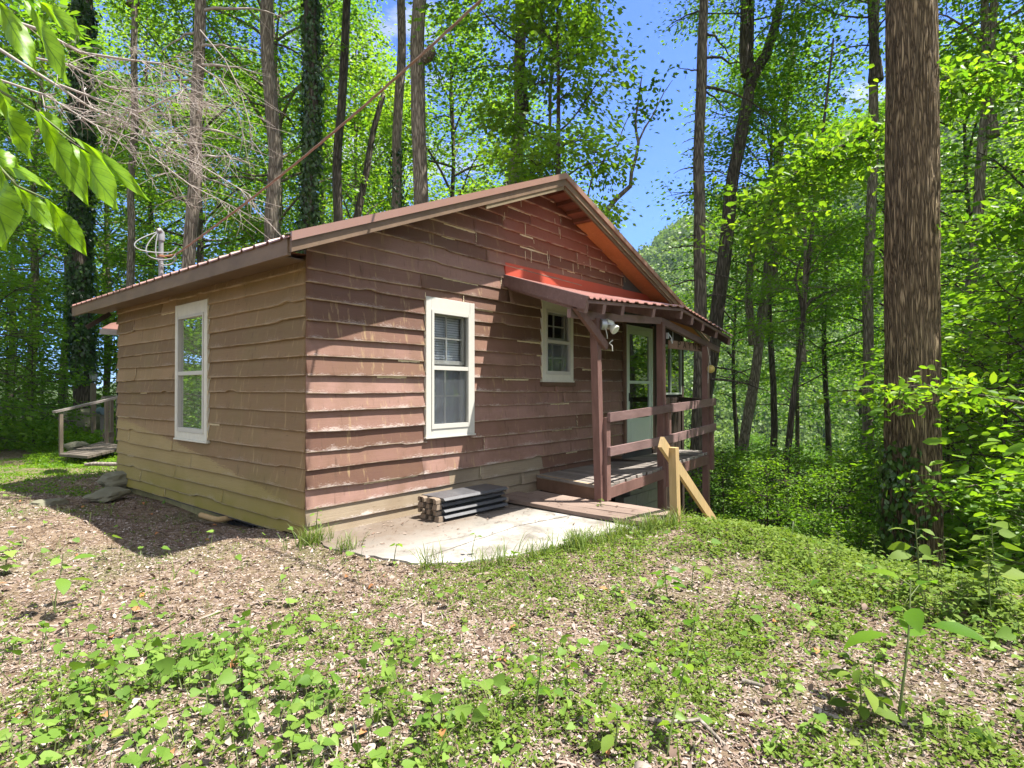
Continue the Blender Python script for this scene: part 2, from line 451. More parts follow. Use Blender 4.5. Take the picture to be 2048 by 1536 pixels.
PG = lambda u, o, z: (u, -o, z)          # gable wall, outward is -y
PL = lambda u, o, z: (-o, u, z)          # long shaded wall, outward is -x

WL = (1.994, 2.883, .738, 2.33)          # window openings incl. casing
WA = (1.363, 2.121, .803, 2.325)
WB = (3.458, 4.211, 1.44, 2.553)
DR = (5.80, 6.74, .30, 2.40)
WC = (7.20, 8.03, 1.22, 2.16)
LEN = 5.05; WID = 8.12

cabin = thing('cabin', 'small brown wood-sided cabin with a red metal gable roof and a side porch', 'cabin', (0, 0, 0))

shrink = lambda o, d=.035: (o[0]+d, o[1]-d, o[2]+d, o[3]-d)
def gmax(x): return float(roof_top(x))-.085
gbare = lambda u, z, ci, r: 1.0 if (ci <= 1 and u < 2.7) else (.62 if ci == 2 and u > 1.7 and u < 3.5 else (.9 if ci <= 2 and u < 3.46 and u > 2.2 else .0))
gbounce = lambda u, z: float(np.clip((z-2.75)*1.6, 0, 1)*np.clip((u-1.6)/1.5, 0, 1))
gflake = lambda u, z: float(np.clip(1.35-z*.42, .25, 1.0))*(1 if u < 2.6 else .55)
def opening_caulk(o, Pf):
    for side in (0, 1):
        u = o[side]
        for zz in np.arange(o[2]-.02, o[3]+.02, .045):
            if random.random() < .5:
                w = random.uniform(.003, .009); s = -1 if side == 0 else 1
                CAULK.poly([Pf(u, .040, zz), Pf(u+s*w, .034, zz), Pf(u+s*w*random.uniform(.3, 1.3), .034, zz+.05), Pf(u, .040, zz+.05)])
opening_caulk(WA, PG); opening_caulk(WB, PG)
for _ in range(34):      # split and patched cracks high on the gable
    u = random.uniform(2.6, 6.4); z = random.uniform(2.95, 3.85)
    if z > gmax(u)-.15: continue
    L = random.uniform(.05, .14)
    CAULK.poly([PG(u, .041, z), PG(u+.010, .041, z), PG(u+.008, .036, z+L), PG(u-.002, .036, z+L)])
gw = wall_mesh('gable_wall', cabin, -.034, 5.74, gmax, PG, [shrink(WA), shrink(WB), (5.70, 9, 0, 2.45)], gbare, lambda u, z: 0.0, gbounce, gflake, 11)
gw['label'] = 'gable end wall of brown lap boards, sunlit in part'
def lbare(u, z, ci, r):
    lim = .16+.72*np.clip(u/4.6, 0, 1)**.75
    return float(np.clip(.5+(lim-z)*2.5, 0, 1))
lalg = lambda u, z: float(np.clip((.50-z)*1.9, 0, .95))
opening_caulk(WL, PL)
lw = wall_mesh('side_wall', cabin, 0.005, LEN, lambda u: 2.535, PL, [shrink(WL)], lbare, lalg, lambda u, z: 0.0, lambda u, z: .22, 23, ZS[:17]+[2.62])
lw['label'] = 'shaded side wall, lower boards bare and green with algae'

# sheathing, inner room, foundation
sh = MB()
sheath(sh, .0, WID, -.05, 4.0, [shrink(WA, .03), shrink(WB, .03), shrink(DR, .01), shrink(WC, .02)], lambda u, z: (u, .004, z), gmax)
sheath(sh, .0, LEN, -.05, 2.52, [shrink(WL, .03)], lambda u, z: (.004, u, z))
sh.poly([(0, LEN, -.3), (0, LEN, 2.5), (WID, LEN, 2.35), (WID, LEN, -2.5)])
sh.poly([(WID, 0, -2.2), (WID, 0, 2.4), (WID, LEN, 2.4), (WID, LEN, -2.8)])
sh.poly([(0.01, .01, .12), (WID-.01, .01, .12), (WID-.01, LEN-.01, .12), (.01, LEN-.01, .12)])
sh.poly([(0.01, .01, 2.5), (.01, LEN-.01, 2.5), (WID-.01, LEN-.01, 2.5), (WID-.01, .01, 2.5)])
sh.build('inner_wall', M['inside'], cabin)

fd = MB()
y = .25
while y < LEN:
    y2 = min(LEN, y+.39)
    if not (y < 1.62 < y2 or y < 1.35 < y2): fd = MB(); fd.box(.06, .22, y, y2-.008, -.28, ZS[0]+.012+random.uniform(-.006, .004)); fd.build('foundation_block', M['mossy_block'], cabin)
    y = y2
vt = MB(); vt.box(.10, .12, 1.20, 1.85, -.26, -.03)
for k in range(5): vt.box(.07, .098, 1.24, 1.74, -.22+k*.035, -.212+k*.035)
vt.build('foundation_vent', M['black'], cabin)
pp = MB(); pp.tube([(-.12, 1.95, -.055), (-.10, 1.62, -.06), (-.08, 1.60, -.062), (.1, 1.59, -.06)], .03, 10)
pp.build('drain_pipe', M['raw_wood'], cabin)
# under the porch: block pier and dark plank skirting
uf = MB()
for r_ in range(7):
    for k in range(3): uf.box(5.05+k*.41+(.2 if r_ % 2 else 0), 5.45+k*.41+(.2 if r_ % 2 else 0), -.42+.015, -.25, -1.35+r_*.205, -1.155+r_*.205)
uf.build('block_pier', M['block'], cabin)
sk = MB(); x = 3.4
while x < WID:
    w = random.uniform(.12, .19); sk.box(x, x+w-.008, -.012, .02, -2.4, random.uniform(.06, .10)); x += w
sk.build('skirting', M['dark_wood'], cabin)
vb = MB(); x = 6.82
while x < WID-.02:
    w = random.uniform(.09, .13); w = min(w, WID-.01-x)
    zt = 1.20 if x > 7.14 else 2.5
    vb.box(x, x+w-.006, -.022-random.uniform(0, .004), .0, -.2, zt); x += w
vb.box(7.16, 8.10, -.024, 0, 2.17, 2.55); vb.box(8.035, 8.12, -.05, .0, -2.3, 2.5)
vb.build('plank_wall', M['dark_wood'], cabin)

# ---- windows
def window(o, Pf, casing, mid, inner, blind, glass='glass', both=False):
    u0, u1, z0, z1 = o
    def B(mb, a, b, c, d, o0, o1):
        p = [Pf(a, o0, c), Pf(b, o0, c), Pf(b, o1, c), Pf(a, o1, c)]; q = [Pf(a, o0, d), Pf(b, o0, d), Pf(b, o1, d), Pf(a, o1, d)]
        mb.hexa(p, q)
    c = .078
    cs = MB()
    B(cs, u0, u0+c, z0, z1, .0, .048); B(cs, u1-c, u1, z0, z1, .0, .048)
    B(cs, u0+c, u1-c, z1-.14, z1, .0, .046); B(cs, u0+c, u1-c, z0, z0+.085, .0, .046)
    B(cs, u0-.01, u1+.01, z0-.02, z0, .0, .06)
    # jamb lining
    B(cs, u0+c-.01, u0+c, z0+.08, z1-.13, -.12, -.001); B(cs, u1-c, u1-c+.01, z0+.08, z1-.13, -.12, -.001)
    B(cs, u0+c, u1-c, z1-.14, z1-.13, -.12, -.001); B(cs, u0+c, u1-c, z0+.075, z0+.085, -.12, -.001)
    win = cs.build('window', casing, cabin, .004)
    a, b, s, t = u0+c, u1-c, z0+.085, z1-.14
    zm = mid
    st = MB(); f = .032
    for (p, q, r2, w) in ((a, a+f, s, t), (b-f, b, s, t)): B(st, p, q, r2, w, .012, .056)
    B(st, a+f, b-f, t-f, t, .012, .054); B(st, a+f, b-f, s, s+f*1.5, .012, .054); B(st, a+f, b-f, zm-.022, zm+.022, .012, .053)
    st.build('storm_frame', M['white'], win)
    gp = MB(); 
    for (lo, hi) in ((s+f*1.5, zm-.022), (zm+.022, t-f)): gp.poly([Pf(a+f, .024, lo), Pf(b-f, .024, lo), Pf(b-f, .024, hi), Pf(a+f, .024, hi)])
    gp.build('pane', M[glass], win)
    ms_ = MB(); ms_.poly([Pf(a+f, .015, s+f*1.5), Pf(b-f, .015, s+f*1.5), Pf(b-f, .015, zm-.022), Pf(a+f, .015, zm-.022)]); 
    if both: ms_.poly([Pf(a+f, .015, zm+.022), Pf(b-f, .015, zm+.022), Pf(b-f, .015, t-f), Pf(a+f, .015, t-f)])  # upper mesh added only to mute the reflection
    ms_.build('screen', M['mesh_dull'] if both else M['mesh'], win)
    # inner sash with glazing bars, set back
    sa = MB(); g = .045; zi = inner
    for (lo, hi, dp) in ((s, zi, -.052), (zi, t, -.030)):
        B(sa, a+.01, a+.01+g, lo, hi, dp-.03, dp); B(sa, b-.01-g, b-.01, lo, hi, dp-.03, dp)
        B(sa, a+.01+g, b-.01-g, lo, lo+g, dp-.03, dp-.001); B(sa, a+.01+g, b-.01-g, hi-g, hi, dp-.03, dp-.001)
        m = (a+b)/2; B(sa, m-.009, m+.009, lo+g, hi-g, dp-.022, dp-.004)
        zz = (lo+hi)/2; B(sa, a+.01+g, m-.009, zz-.009, zz+.009, dp-.022, dp-.005); B(sa, m+.009, b-.01-g, zz-.009, zz+.009, dp-.022, dp-.005)
    sa.build('sash', M['white'], win)
    ip = MB(); ip.poly([Pf(a+.02, -.045, zi), Pf(b-.02, -.045, zi), Pf(b-.02, -.045, t), Pf(a+.02, -.045, t)])
    ip.poly([Pf(a+.02, -.067, s), Pf(b-.02, -.067, s), Pf(b-.02, -.067, zi), Pf(a+.02, -.067, zi)])
    ip.build('inner_pane', M['screen'], win)
    if blind is not None:
        bl = MB(); z = t+.04
        while z > blind:
            bl.hexa([Pf(a-.02, -.094, z), Pf(b+.02, -.094, z), Pf(b+.02, -.098, z+.001), Pf(a-.02, -.098, z+.001)],
                    [Pf(a-.02, -.106, z+.022), Pf(b+.02, -.106, z+.022), Pf(b+.02, -.110, z+.023), Pf(a-.02, -.110, z+.023)]); z -= .028
        bl.build('blind', M['blind'], win)
        ct = MB()
        for i in range(16):
            q0, q1 = sub(a-.02, b+.02, i/16), sub(a-.02, b+.02, (i+1)/16); d0, d1 = -.150-.012*math.sin(i*1.9), -.150-.012*math.sin((i+1)*1.9)
            ct.poly([Pf(q0, d0, s-.05), Pf(q1, d1, s-.05), Pf(q1, d1, t+.05), Pf(q0, d0, t+.05)])
        ct.build('curtain', M['curtain'], win)
    return win

wl = window(WL, PL, M['old_white'], 1.51, 1.52, .9, 'glass', True); wl['label'] = 'tall shaded window in the side wall'
wa = window(WA, PG, M['white'], 1.555, 1.60, 1.62); wa['label'] = 'tall sunlit window with a half lowered blind'
wb = window(WB, PG, M['old_white'], 1.98, 2.0, None); wb['label'] = 'small window under the porch roof'
sl = MB(); sl.box(WB[0]-.02, WB[1]+.06, -.05, 0, WB[2]-.075, WB[2]-.022); sl.build('window_sill', M['trim_brown'], wb)
# sliding window beyond the door
def sliding():
    u0, u1, z0, z1 = WC; mb = MB(); f = .035
    mb.box(u0, u0+f, -.045, .03, z0, z1); mb.box(u1-f, u1, -.045, .03, z0, z1); mb.box(u0+f, u1-f, -.043, .03, z1-f, z1); mb.box(u0+f, u1-f, -.043, .03, z0, z0+f)
    mb.box(7.52, 7.565, -.040, .02, z0+f, z1-f)
    w = mb.build('window', mat_plain('green_gray_frame', (.30, .34, .30), .5), cabin); w['label'] = 'sliding window at the far end of the porch'
    g = MB(); g.poly([(u0+f, -.015, z0+f), (7.52, -.015, z0+f), (7.52, -.015, z1-f), (u0+f, -.015, z1-f)]); g.poly([(7.565, -.02, z0+f), (u1-f, -.02, z0+f), (u1-f, -.02, z1-f), (7.565, -.02, z1-f)])
    g.build('pane', M['door_glass'], w)
sliding()

# ---- storm door
def door():
    u0, u1, z0, z1 = DR
    cs = MB(); cs.box(u0-.075, u0-.002, -.05, .0, z0-.05, z1+.05); cs.box(u1+.002, u1+.08, -.05, 0, z0-.05, z1+.05)
    cs.build('door_casing', M['trim_brown'], cabin)
    mb = MB(); f = .055
    mb.box(u0, u0+.045, -.062, .0, z0, z1); mb.box(u1-.045, u1, -.062, .0, z0, z1); mb.box(u0+.045, u1-.045, -.060, 0, z1-.05, z1); mb.box(u0+.045, u1-.045, -.060, 0, z0-.02, z0+.03)
    a, b, s, t = u0+.052, u1-.052, z0+.035, z1-.055
    mb.box(a, a+f, -.048, -.01, s, t); mb.box(b-f, b, -.048, -.01, s, t); mb.box(a+f, b-f, -.047, -.011, t-.09, t); mb.box(a+f, b-f, -.047, -.011, s, s+.05)
    mb.box(a+f, b-f, -.047, -.011, 1.415, 1.465); mb.box(a+f, b-f, -.040, -.012, s+.05, .83)
    mb.box(a+f+.04, b-f-.04, -.047, -.0401, s+.10, .78)
    d = mb.build('storm_door', M['door_white'], cabin, .004); d['label'] = 'pale green-white storm door with two glass panels'
    g = MB(); g.poly([(a+f, -.03, .83), (b-f, -.03, .83), (b-f, -.03, 1.415), (a+f, -.03, 1.415)]); g.poly([(a+f, -.026, 1.465), (b-f, -.026, 1.465), (b-f, -.026, t-.09), (a+f, -.026, t-.09)])
    g.build('pane', M['door_glass'], d)
    h = MB(); h.box(a+.012, a+.045, -.062, -.049, 1.12, 1.26); h.tube([(a+.03, -.062, 1.17), (a+.03, -.10, 1.165), (a+.028, -.105, 1.14), (a+.028, -.10, 1.03), (a+.03, -.062, 1.02)], .007, 6)
    h.build('handle', M['black'], d)
    inn = MB(); inn.box(u0+.04, u1-.04, .02, .05, z0, z1-.05); inn.build('inner_door', mat_plain('inner_door_wood', (.10, .09, .05), .5), d)
door()

# ---- main roof
Y0, Y1 = -.38, 5.72
XE0, XR, XE1 = -.395, 3.49, 8.55
def corrugated(xa, xb, fn, y0, y1, mb):
    ys = []; y = y0
    while y < y1-.001:
        ys += [(y, 0), (y+.075, 0), (y+.088, .018), (y+.112, .018), (y+.125, 0)]; y += .2286
    ys = [q for q in ys if q[0] < y1]+[(y1, 0)]
    n = len(ys)
    vs = []
    for (x, dz) in ((xa, 0), (xb, 0)):
        for (yy, h) in ys: vs.append((x, yy, fn(x)+h))
    for (x, dz) in ((xa, 0), (xb, 0)):
        for (yy, h) in ys: vs.append((x, yy, fn(x)+h-.012))
    fs = []
    for i in range(n-1):
        fs.append((i, i+1, n+i+1, n+i)); fs.append((2*n+i, 3*n+i, 3*n+i+1, 2*n+i+1))
        fs.append((i, 2*n+i, 2*n+i+1, i+1)); fs.append((n+i, n+i+1, 3*n+i+1, 3*n+i))
    fs.append((0, n, 3*n, 2*n)); fs.append((n-1, 3*n-1, 4*n-1, 2*n-1))
    mb.faces(vs, fs)
rf = MB()
corrugated(XE0-.03, XR, lambda x: float(roof_l(x)), Y0-.02, Y1, rf); corrugated(XR, XE1, lambda x: float(roof_r(x)), Y0-.02, Y1, rf)
for s in (-1, 1):
    fn = roof_l if s < 0 else roof_r
    e = XR+s*.16
    rf.hexa([(XR, Y0-.03, 4.172), (e, Y0-.03, float(fn(e))+.022), (e, Y1, float(fn(e))+.022), (XR, Y1, 4.172)][::s], [(XR, Y0-.03, 4.186), (e, Y0-.03, float(fn(e))+.034), (e, Y1, float(fn(e))+.034), (XR, Y1, 4.186)][::s])
roof = rf.build('roof', M['red_metal'], cabin); roof['label'] = 'red ribbed metal roof'
# rake trim, fascia
def slope_bar(mb, xa, xb, fn, y0, y1, top, bot):
    za, zb = float(fn(xa)), float(fn(xb))
    mb.hexa([(xa, y0, za+bot), (xb, y0, zb+bot), (xb, y1, zb+bot), (xa, y1, za+bot)], [(xa, y0, za+top), (xb, y0, zb+top), (xb, y1, zb+top), (xa, y1, za+top)])
rt = MB()
slope_bar(rt, XE0-.01, XR, roof_l, Y0-.045, Y0-.024, .028, -.045); slope_bar(rt, XR, XE1, roof_r, Y0-.045, Y0-.024, .028, -.045)
slope_bar(rt, XE0-.01, XR, roof_l, Y0-.045, Y0+.10, .030, .0285); slope_bar(rt, XR, XE1, roof_r, Y0-.045, Y0+.10, .030, .0285)
rt.build('rake_trim', mat_plain('brown_metal_trim', (.26, .150, .115), .35, .5, 0, .1, 4, .05), roof)
bb = MB()
slope_bar(bb, XE0, XR-.0, roof_l, Y0-.022, Y0+.018, -.020, -.135); slope_bar(bb, XR, XE1, roof_r, Y0-.022, Y0+.018, -.020, -.135)
bb.build('rake_board', M['fascia_brown'], roof)
b2 = MB(); slope_bar(b2, 1.95, XR-.02, roof_l, Y0-.012, Y0+.012, -.137, -.185); slope_bar(b2, XR+.02, XE1, roof_r, Y0-.0, Y0+.03, -.137, -.175)
b2.build('barge_strip', mat_wood('weathered_barge', (.10, .076, .043), (.23, .18, .11), (.5, 2, 2), 8, .8, (.12, .085, .05)), roof)
fa = MB(); z = float(roof_l(XE0)); fa.box(XE0-.012, XE0+.02, Y0+.02, Y1, z-.155, z-.015)
fa.build('fascia', M['fascia_brown'], roof)
so = MB()
slope_bar(so, 4.35, XE1-.1, roof_r, Y0+.03, .03, -.095, -.108)
so.build('soffit', M['osb'], roof)
sp = MB(); x = 2.9
slope_bar(sp, XE0+.02, XR, roof_l, Y0+.02, .03, -.07, -.082)
slope_bar(sp, XR, 4.35, roof_r, Y0+.03, .03, -.06, -.072)
for xx in (3.62, 3.84, 4.06, 4.26): slope_bar(sp, xx, xx+.05, roof_r, Y0+.035, .0, -.074, -.125)
for xx in (3.05, 2.3, 1.5, .6): slope_bar(sp, xx, xx+.045, roof_l, Y0+.03, .0, -.084, -.125)
x = 0
sb = MB(); sb.hexa([(XE0+.021, .03, 2.475), (-.01, .03, 2.475), (-.01, Y1, 2.475), (XE0+.021, Y1, 2.475)], [(XE0+.021, .03, 2.487), (-.01, .03, 2.487), (-.01, Y1, 2.487), (XE0+.021, Y1, 2.487)]); sb.build('eave_soffit', M['fascia_brown'], roof)
sp.hexa([(XE0+.02, .03, 2.515), (0.02, .03, 2.53), (.02, Y1, 2.53), (XE0+.02, Y1, 2.515)], [(XE0+.02, .03, 2.525), (0.02, .03, 2.54), (.02, Y1, 2.54), (XE0+.02, Y1, 2.525)])
sp.build('soffit_planks', M['soffit_plank'], roof)
# back porch roof seen past the far corner
q = [at(203, 656, 9.8), at(262, 661, 9.6), at(262, 640, 10.6), at(222, 646, 10.6)]
bp = MB(); bp.hexa([(a[0], a[1], a[2]-.03) for a in q], [tuple(a) for a in q])
bpr = bp.build('back_porch_roof', M['red_metal'], cabin)
gt = MB(); gt.beam(at(202, 663, 9.78), at(264, 667, 9.58), .05, .09); gt.build('gutter', M['gray_wood'], bpr)
hh = MB(); hh.beam((-.1, LEN+.05, 2.42), (-.38, LEN+.05, 2.2), .04, .06); hh.build('eave_bracket', M['dark_wood'], cabin)

# ---- porch
PX = [2.66, 3.2, 4.5, 5.3, 6.42]
EV = [(2.18, -1.55, 2.22), (2.99, -1.55, 2.275), (4.585, -1.55, 2.385), (5.356, -1.55, 2.278), (6.45, -1.55, 2.125)]
WV = [(2.729, 0, 2.726), (3.75, 0, 2.734), (5.2, 0, 2.765), (6.6, 0, 2.83), (8.25, 0, 2.90)]
def pr(u, v, dz=0):               # point on the porch roof: u along, v from wall (0) to eave (1)
    k = min(3, int(u*4)); f = u*4-k
    w = [sub(WV[k][i], WV[k+1][i], f) for i in range(3)]; e = [sub(EV[k][i], EV[k+1][i], f) for i in range(3)]
    return (sub(w[0], e[0], v), sub(w[1], e[1], v)-.03*(v > .99), sub(w[2], e[2], v)+dz)
pm = MB(); us = []
for k in range(29):
    c = k/28.0; us += [(max(0, c-.010), 0), (max(0, c-.005), .016), (min(1, c+.005), .016), (min(1, c+.010), 0)]
vs = []; fs = []
for (u, h) in us: vs += [pr(u, 0, h+.03), pr(u, 1.0, h+.03), pr(u, 1.0, h+.018), pr(u, 0, h+.018)]
for i in range(len(us)-1):
    a, b = i*4, i*4+4
    for j in range(4): fs.append((a+j, a+(j+1) % 4, b+(j+1) % 4, b+j))
fs += [(0, 3, 2, 1), tuple(len(us)*4-4+j for j in range(4))]
pm.faces(vs, fs)
proof = pm.build('porch_roof', M['porch_metal'], cabin)
edge = MB()
for k in range(4): edge.beam((EV[k][0], EV[k][1]+.02, EV[k][2]-.002), (EV[k+1][0], EV[k+1][1]+.02, EV[k+1][2]-.002), .025, .035)
edge.build('eave_board', M['rail_paint'], proof)
dk = MB()
for k in range(16):
    u = k/16; u2 = (k+1)/16-.004
    for v0, v1 in ((.02, .32), (.325, .65), (.655, .98)):
        dk.hexa([pr(u, v0, -.012), pr(u, v1, -.012), pr(u2, v1, -.012), pr(u2, v0, -.012)], [pr(u, v0, .002), pr(u, v1, .002), pr(u2, v1, .002), pr(u2, v0, .002)])
dk.build('roof_boards', M['trim_brown'], proof)
for i, u in enumerate((.012, .12, .245, .37, .50, .615, .74, .86, .985)):
    r_ = MB(); p, q = pr(u, .01, -.072), pr(u, .985, -.072)
    r_.beam(p, q, .042, .115); r_.build('rafter', M['rail_paint'], proof)
bf = MB(); p, q = pr(0, -.02, -.03), pr(0, 1.0, -.03); bf.beam((p[0]-.035, p[1], p[2]), (q[0]-.035, q[1], q[2]), .022, .14); bf.build('barge_board', M['rail_paint'], proof)
# the red flashing on the wall above the porch roof
fl = MB(); fl.hexa([(2.70, -.036, 2.735), (8.0, -.036, 2.86), (8.0, .0, 2.86), (2.70, .0, 2.735)], [(2.70, -.033, 2.915), (6.9, -.033, 3.0), (6.9, .0, 3.0), (2.70, .0, 2.915)])
fl.build('flashing', M['red_flash'], cabin)
bm = MB()
BT = [(2.24, 2.165), (2.81, 2.185), (4.42, 2.285), (6.02, 2.07), (6.56, 2.0)]
for (a, b) in zip(BT[:-1], BT[1:]): bm.beam((a[0], -1.3, a[1]-.045), (b[0], -1.3, b[1]-.045), .05, .09)
bm.build('porch_beam', M['rail_paint'], cabin)
for (x0, z1, lab) in ((2.80, 2.115, None), (4.46, 2.22, None), (6.02, 2.0, None)):
    zb = tz(x0, -1.3)-.15 if x0 > 3 else .05
    m = MB(); m.beam((x0+(.0 if x0 > 3 else .055), -1.30, zb), (x0-(.04 if x0 < 3 else .02 if x0 < 5 else 0), -1.30, z1), .088, .088, up=(0, 1, 0))
    m.build('porch_post', M['porch_paint'], cabin)
DZ = lambda x: .225+(min(x, 6.05)-2.92)*.040
DW = lambda x: .178-.004*(x-3.46)
for (x0, zt_) in ((2.915, 1.0), (4.535, 1.07), (6.10, 1.14)):
    m = MB(); zb = .06 if x0 < 3 else DZ(x0)-.28
    m.beam((x0, -1.365, zb), (x0-.01, -1.365, zt_), .085, .04, up=(0, 1, 0)); m.build('rail_post', M['porch_paint'], cabin)
for (za, zm, zb_) in (((1.0), 1.065, 1.125), (.615, .655, .735)):
    m = MB()
    m.beam((2.88, -1.405, za), (4.52, -1.405, zm), .036, .10); m.beam((4.522, -1.405, zm), (6.13, -1.405, zb_), .036, .112)
    m.build('rail', M['rail_paint'], cabin)
m = MB(); m.beam((6.1, -1.34, 1.12), (7.9, -.05, 1.13), .036, .09); m.build('end_rail', M['dark_wood'], cabin)
# deck boards run from the wall outwards
dm = MB(); x = 2.96; k = 0
while x < 7.28:
    w = .138; f = np.clip((x-2.92)/3.2, 0, 1)
    yo = -1.33+random.uniform(-.012, .012)
    xo = x-.10+random.uniform(-.004, .004)
    fr = 0.0 if x < 6.15 else min(.97, (x-6.15)/1.15)
    yo = sub(yo, -.03, fr)
    dz = random.uniform(-.003, .003)
    xo = sub(xo, x+.38, fr); zo = sub(DZ(xo), DW(x), fr)
    b = [(xo, yo, zo-.038+dz), (xo+w-.012, yo, zo-.038+dz), (x+.38+w-.012, -.03, DW(x)-.038), (x+.38, -.03, DW(x)-.038)]
    dm.hexa(b, [(p[0], p[1], p[2]+.038) for p in b]); x += w
deck = dm.build('porch_deck', M['gray_wood'], cabin, .003)
e1 = MB(); e1.beam((2.90, -1.33, .198), (3.36, -.03, .158), .03, .045); e1.build('deck_edge', M['raw_wood'], deck)
e2 = MB(); e2.beam((2.905, -1.33, .10), (3.36, -.03, .06), .03, .15); e2.build('step_riser', M['trim_brown'], deck)
e3 = MB(); e3.beam((2.96, -1.325, .125), (4.42, -1.325, .185), .04, .125); e3.beam((4.55, -1.325, .19), (6.05, -1.325, .235), .04, .14); e3.build('rim_joist', M['porch_paint'], deck)
for (xx) in (3.9, 5.2): 
    m = MB(); m.beam((xx, -1.28, .08+.04*(xx-3)), (xx, -.05, .08+.04*(xx-3)), .04, .13); m.build('joist', M['dark_wood'], deck)
br = MB(); br.beam((2.27, -1.36, 2.20), (2.90, -1.36, 1.80), .045, .09); br.build('brace', M['porch_paint'], cabin)
# ================================================================== SMALL THINGS
# ---- floodlight on the first porch post
fl_ = thing('floodlight', 'white twin floodlight fixed to the first porch post under the roof', 'lamp', (2.84, -1.36, 2.03))
m = MB(); m.tube([(-.03, .03, .02), (.03, -.0, .02)], .062, 16); m.tube([(.03, 0, .02), (.045, -.005, .02)], [.06, .03], 16); m.build('base', M['galv'], fl_)
m = MB()
m.tube([(.03, -.01, .01), (.07, -.04, .03), (.09, -.06, .01)], .012, 8); m.tube([(.05, .0, .05), (.10, .0, .075), (.12, -.01, .05)], .012, 8); m.build('arm', M['galv'], fl_)
ml = mat_plain('lamp_lens', (.62, .62, .55), .15, .6, 0, .05, 6, .02)
for (p, d) in (((.105, -.085, -.035), (.0, -.8, -.6)), ((.14, .0, .03), (.9, .1, -.45))):
    m = MB(); P = Vector(p); D = Vector(d).normalized()
    m.tube([P-D*.09, P-D*.06, P-D*.02, P+D*.012, P+D*.020], [.022, .03, .052, .058, .05], 18); m.build('bulb', ml, fl_)
m = MB(); m.tube([(.0, -.03, -.03), (.02, -.035, -.10), (.035, -.03, -.14)], .006, 6); m.build('wire', M['white'], fl_)

ck = thing('rope_cleat', 'small white hook with looped wire on the middle porch post', 'hook', (4.50, -1.36, 2.03))
m = MB(); m.box(-.012, .02, -.02, .01, -.03, .05); m.tube([(.02, -.02, .03), (.05, -.04, -.02), (.06, -.05, -.08), (.045, -.05, -.10), (.03, -.04, -.04)], .007, 6); m.build('hook', M['galv'], ck)
rb = thing('ribbon', 'scrap of pale ribbon tied at the foot of the porch brace', 'ribbon', (2.90, -1.40, 1.84))
m = MB(); m.tube([(0, 0, 0), (.03, -.02, .03), (.045, -.02, .035)], .006, 5); m.tube([(0, 0, 0), (.03, -.02, -.03), (.035, -.02, -.09)], .006, 5); m.build('strip', M['white'], rb)

# ---- hanging name board, carved letters
sg = thing('name_board', 'carved wooden name board hanging under the far end of the porch roof', 'sign', (5.45, -1.22, 1.965))
m = MB()
m.hexa([(-.585, -.012, -.07), (.60, -.012, -.055), (.60, .012, -.055), (-.585, .012, -.07)], [(-.585, -.012, .045), (.60, -.012, .075), (.60, .012, .075), (-.585, .012, .045)])
m.build('board', mat_wood('sign_wood', (.15, .085, .06), (.26, .16, .115), (.4, 3, 3), 10, .7), sg)
GL = {'P': [[(0, 0), (0, 1), (.5, 1), (.62, .82), (.5, .58), (0, .55)]], 'A': [[(0, 0), (.35, 1), (.7, 0)], [(.15, .38), (.56, .38)]],
      'Y': [[(0, 1), (.33, .5), (.66, 1)], [(.33, .5), (.33, 0)]], 'N': [[(0, 0), (0, 1), (.6, 0), (.6, 1)]], 'E': [[(.55, 1), (0, 1), (0, 0), (.55, 0)], [(0, .52), (.45, .52)]]}
x = -.30; M['carved'] = mat_plain('carved_dark', (.045, .025, .016), .8)
for ch in 'PAYNE':
    m = MB()
    for st in GL[ch]:
        for a, b in zip(st[:-1], st[1:]):
            f = lambda q: (x+q[0]*.135, -.0135, (q[1]-.5)*.085+.003+(x+.2)*.014)
            m.beam(f(a), f(b), .015, .004, up=(0, 1, 0))
    x += .185; m.build('letter', M['carved'], sg)
m = MB(); m.tube([(-.45, 0, .04), (-.45, .0, .20)], .004, 5); m.build('hanger', M['galv'], sg); m = MB(); m.tube([(.45, 0, .06), (.45, 0, .16)], .004, 5); m.build('hanger', M['galv'], sg)

bl = thing('yellow_float', 'round yellow float hanging on a white cord from the last porch post', 'float', (5.97, -1.40, 1.63))
me = MB(); n = 14
pts = [(0, 0, math.cos(math.pi*i/n)*.062) for i in range(n+1)]; me.tube(pts, [max(.002, math.sin(math.pi*i/n)*.06) for i in range(n+1)], 18)
me.build('ball', mat_plain('yellow_float_paint', (.55, .42, .13), .5, .4, 0, .15, 20), bl)
m = MB(); m.tube([(0, .0, .06), (-.02, .02, .22), (-.03, .04, .34)], .004, 5); m.tube([(-.05, -.01, .20), (-.16, -.02, -.02), (-.17, -.02, -.22)], .004, 5); m.build('cord', M['white'], bl)

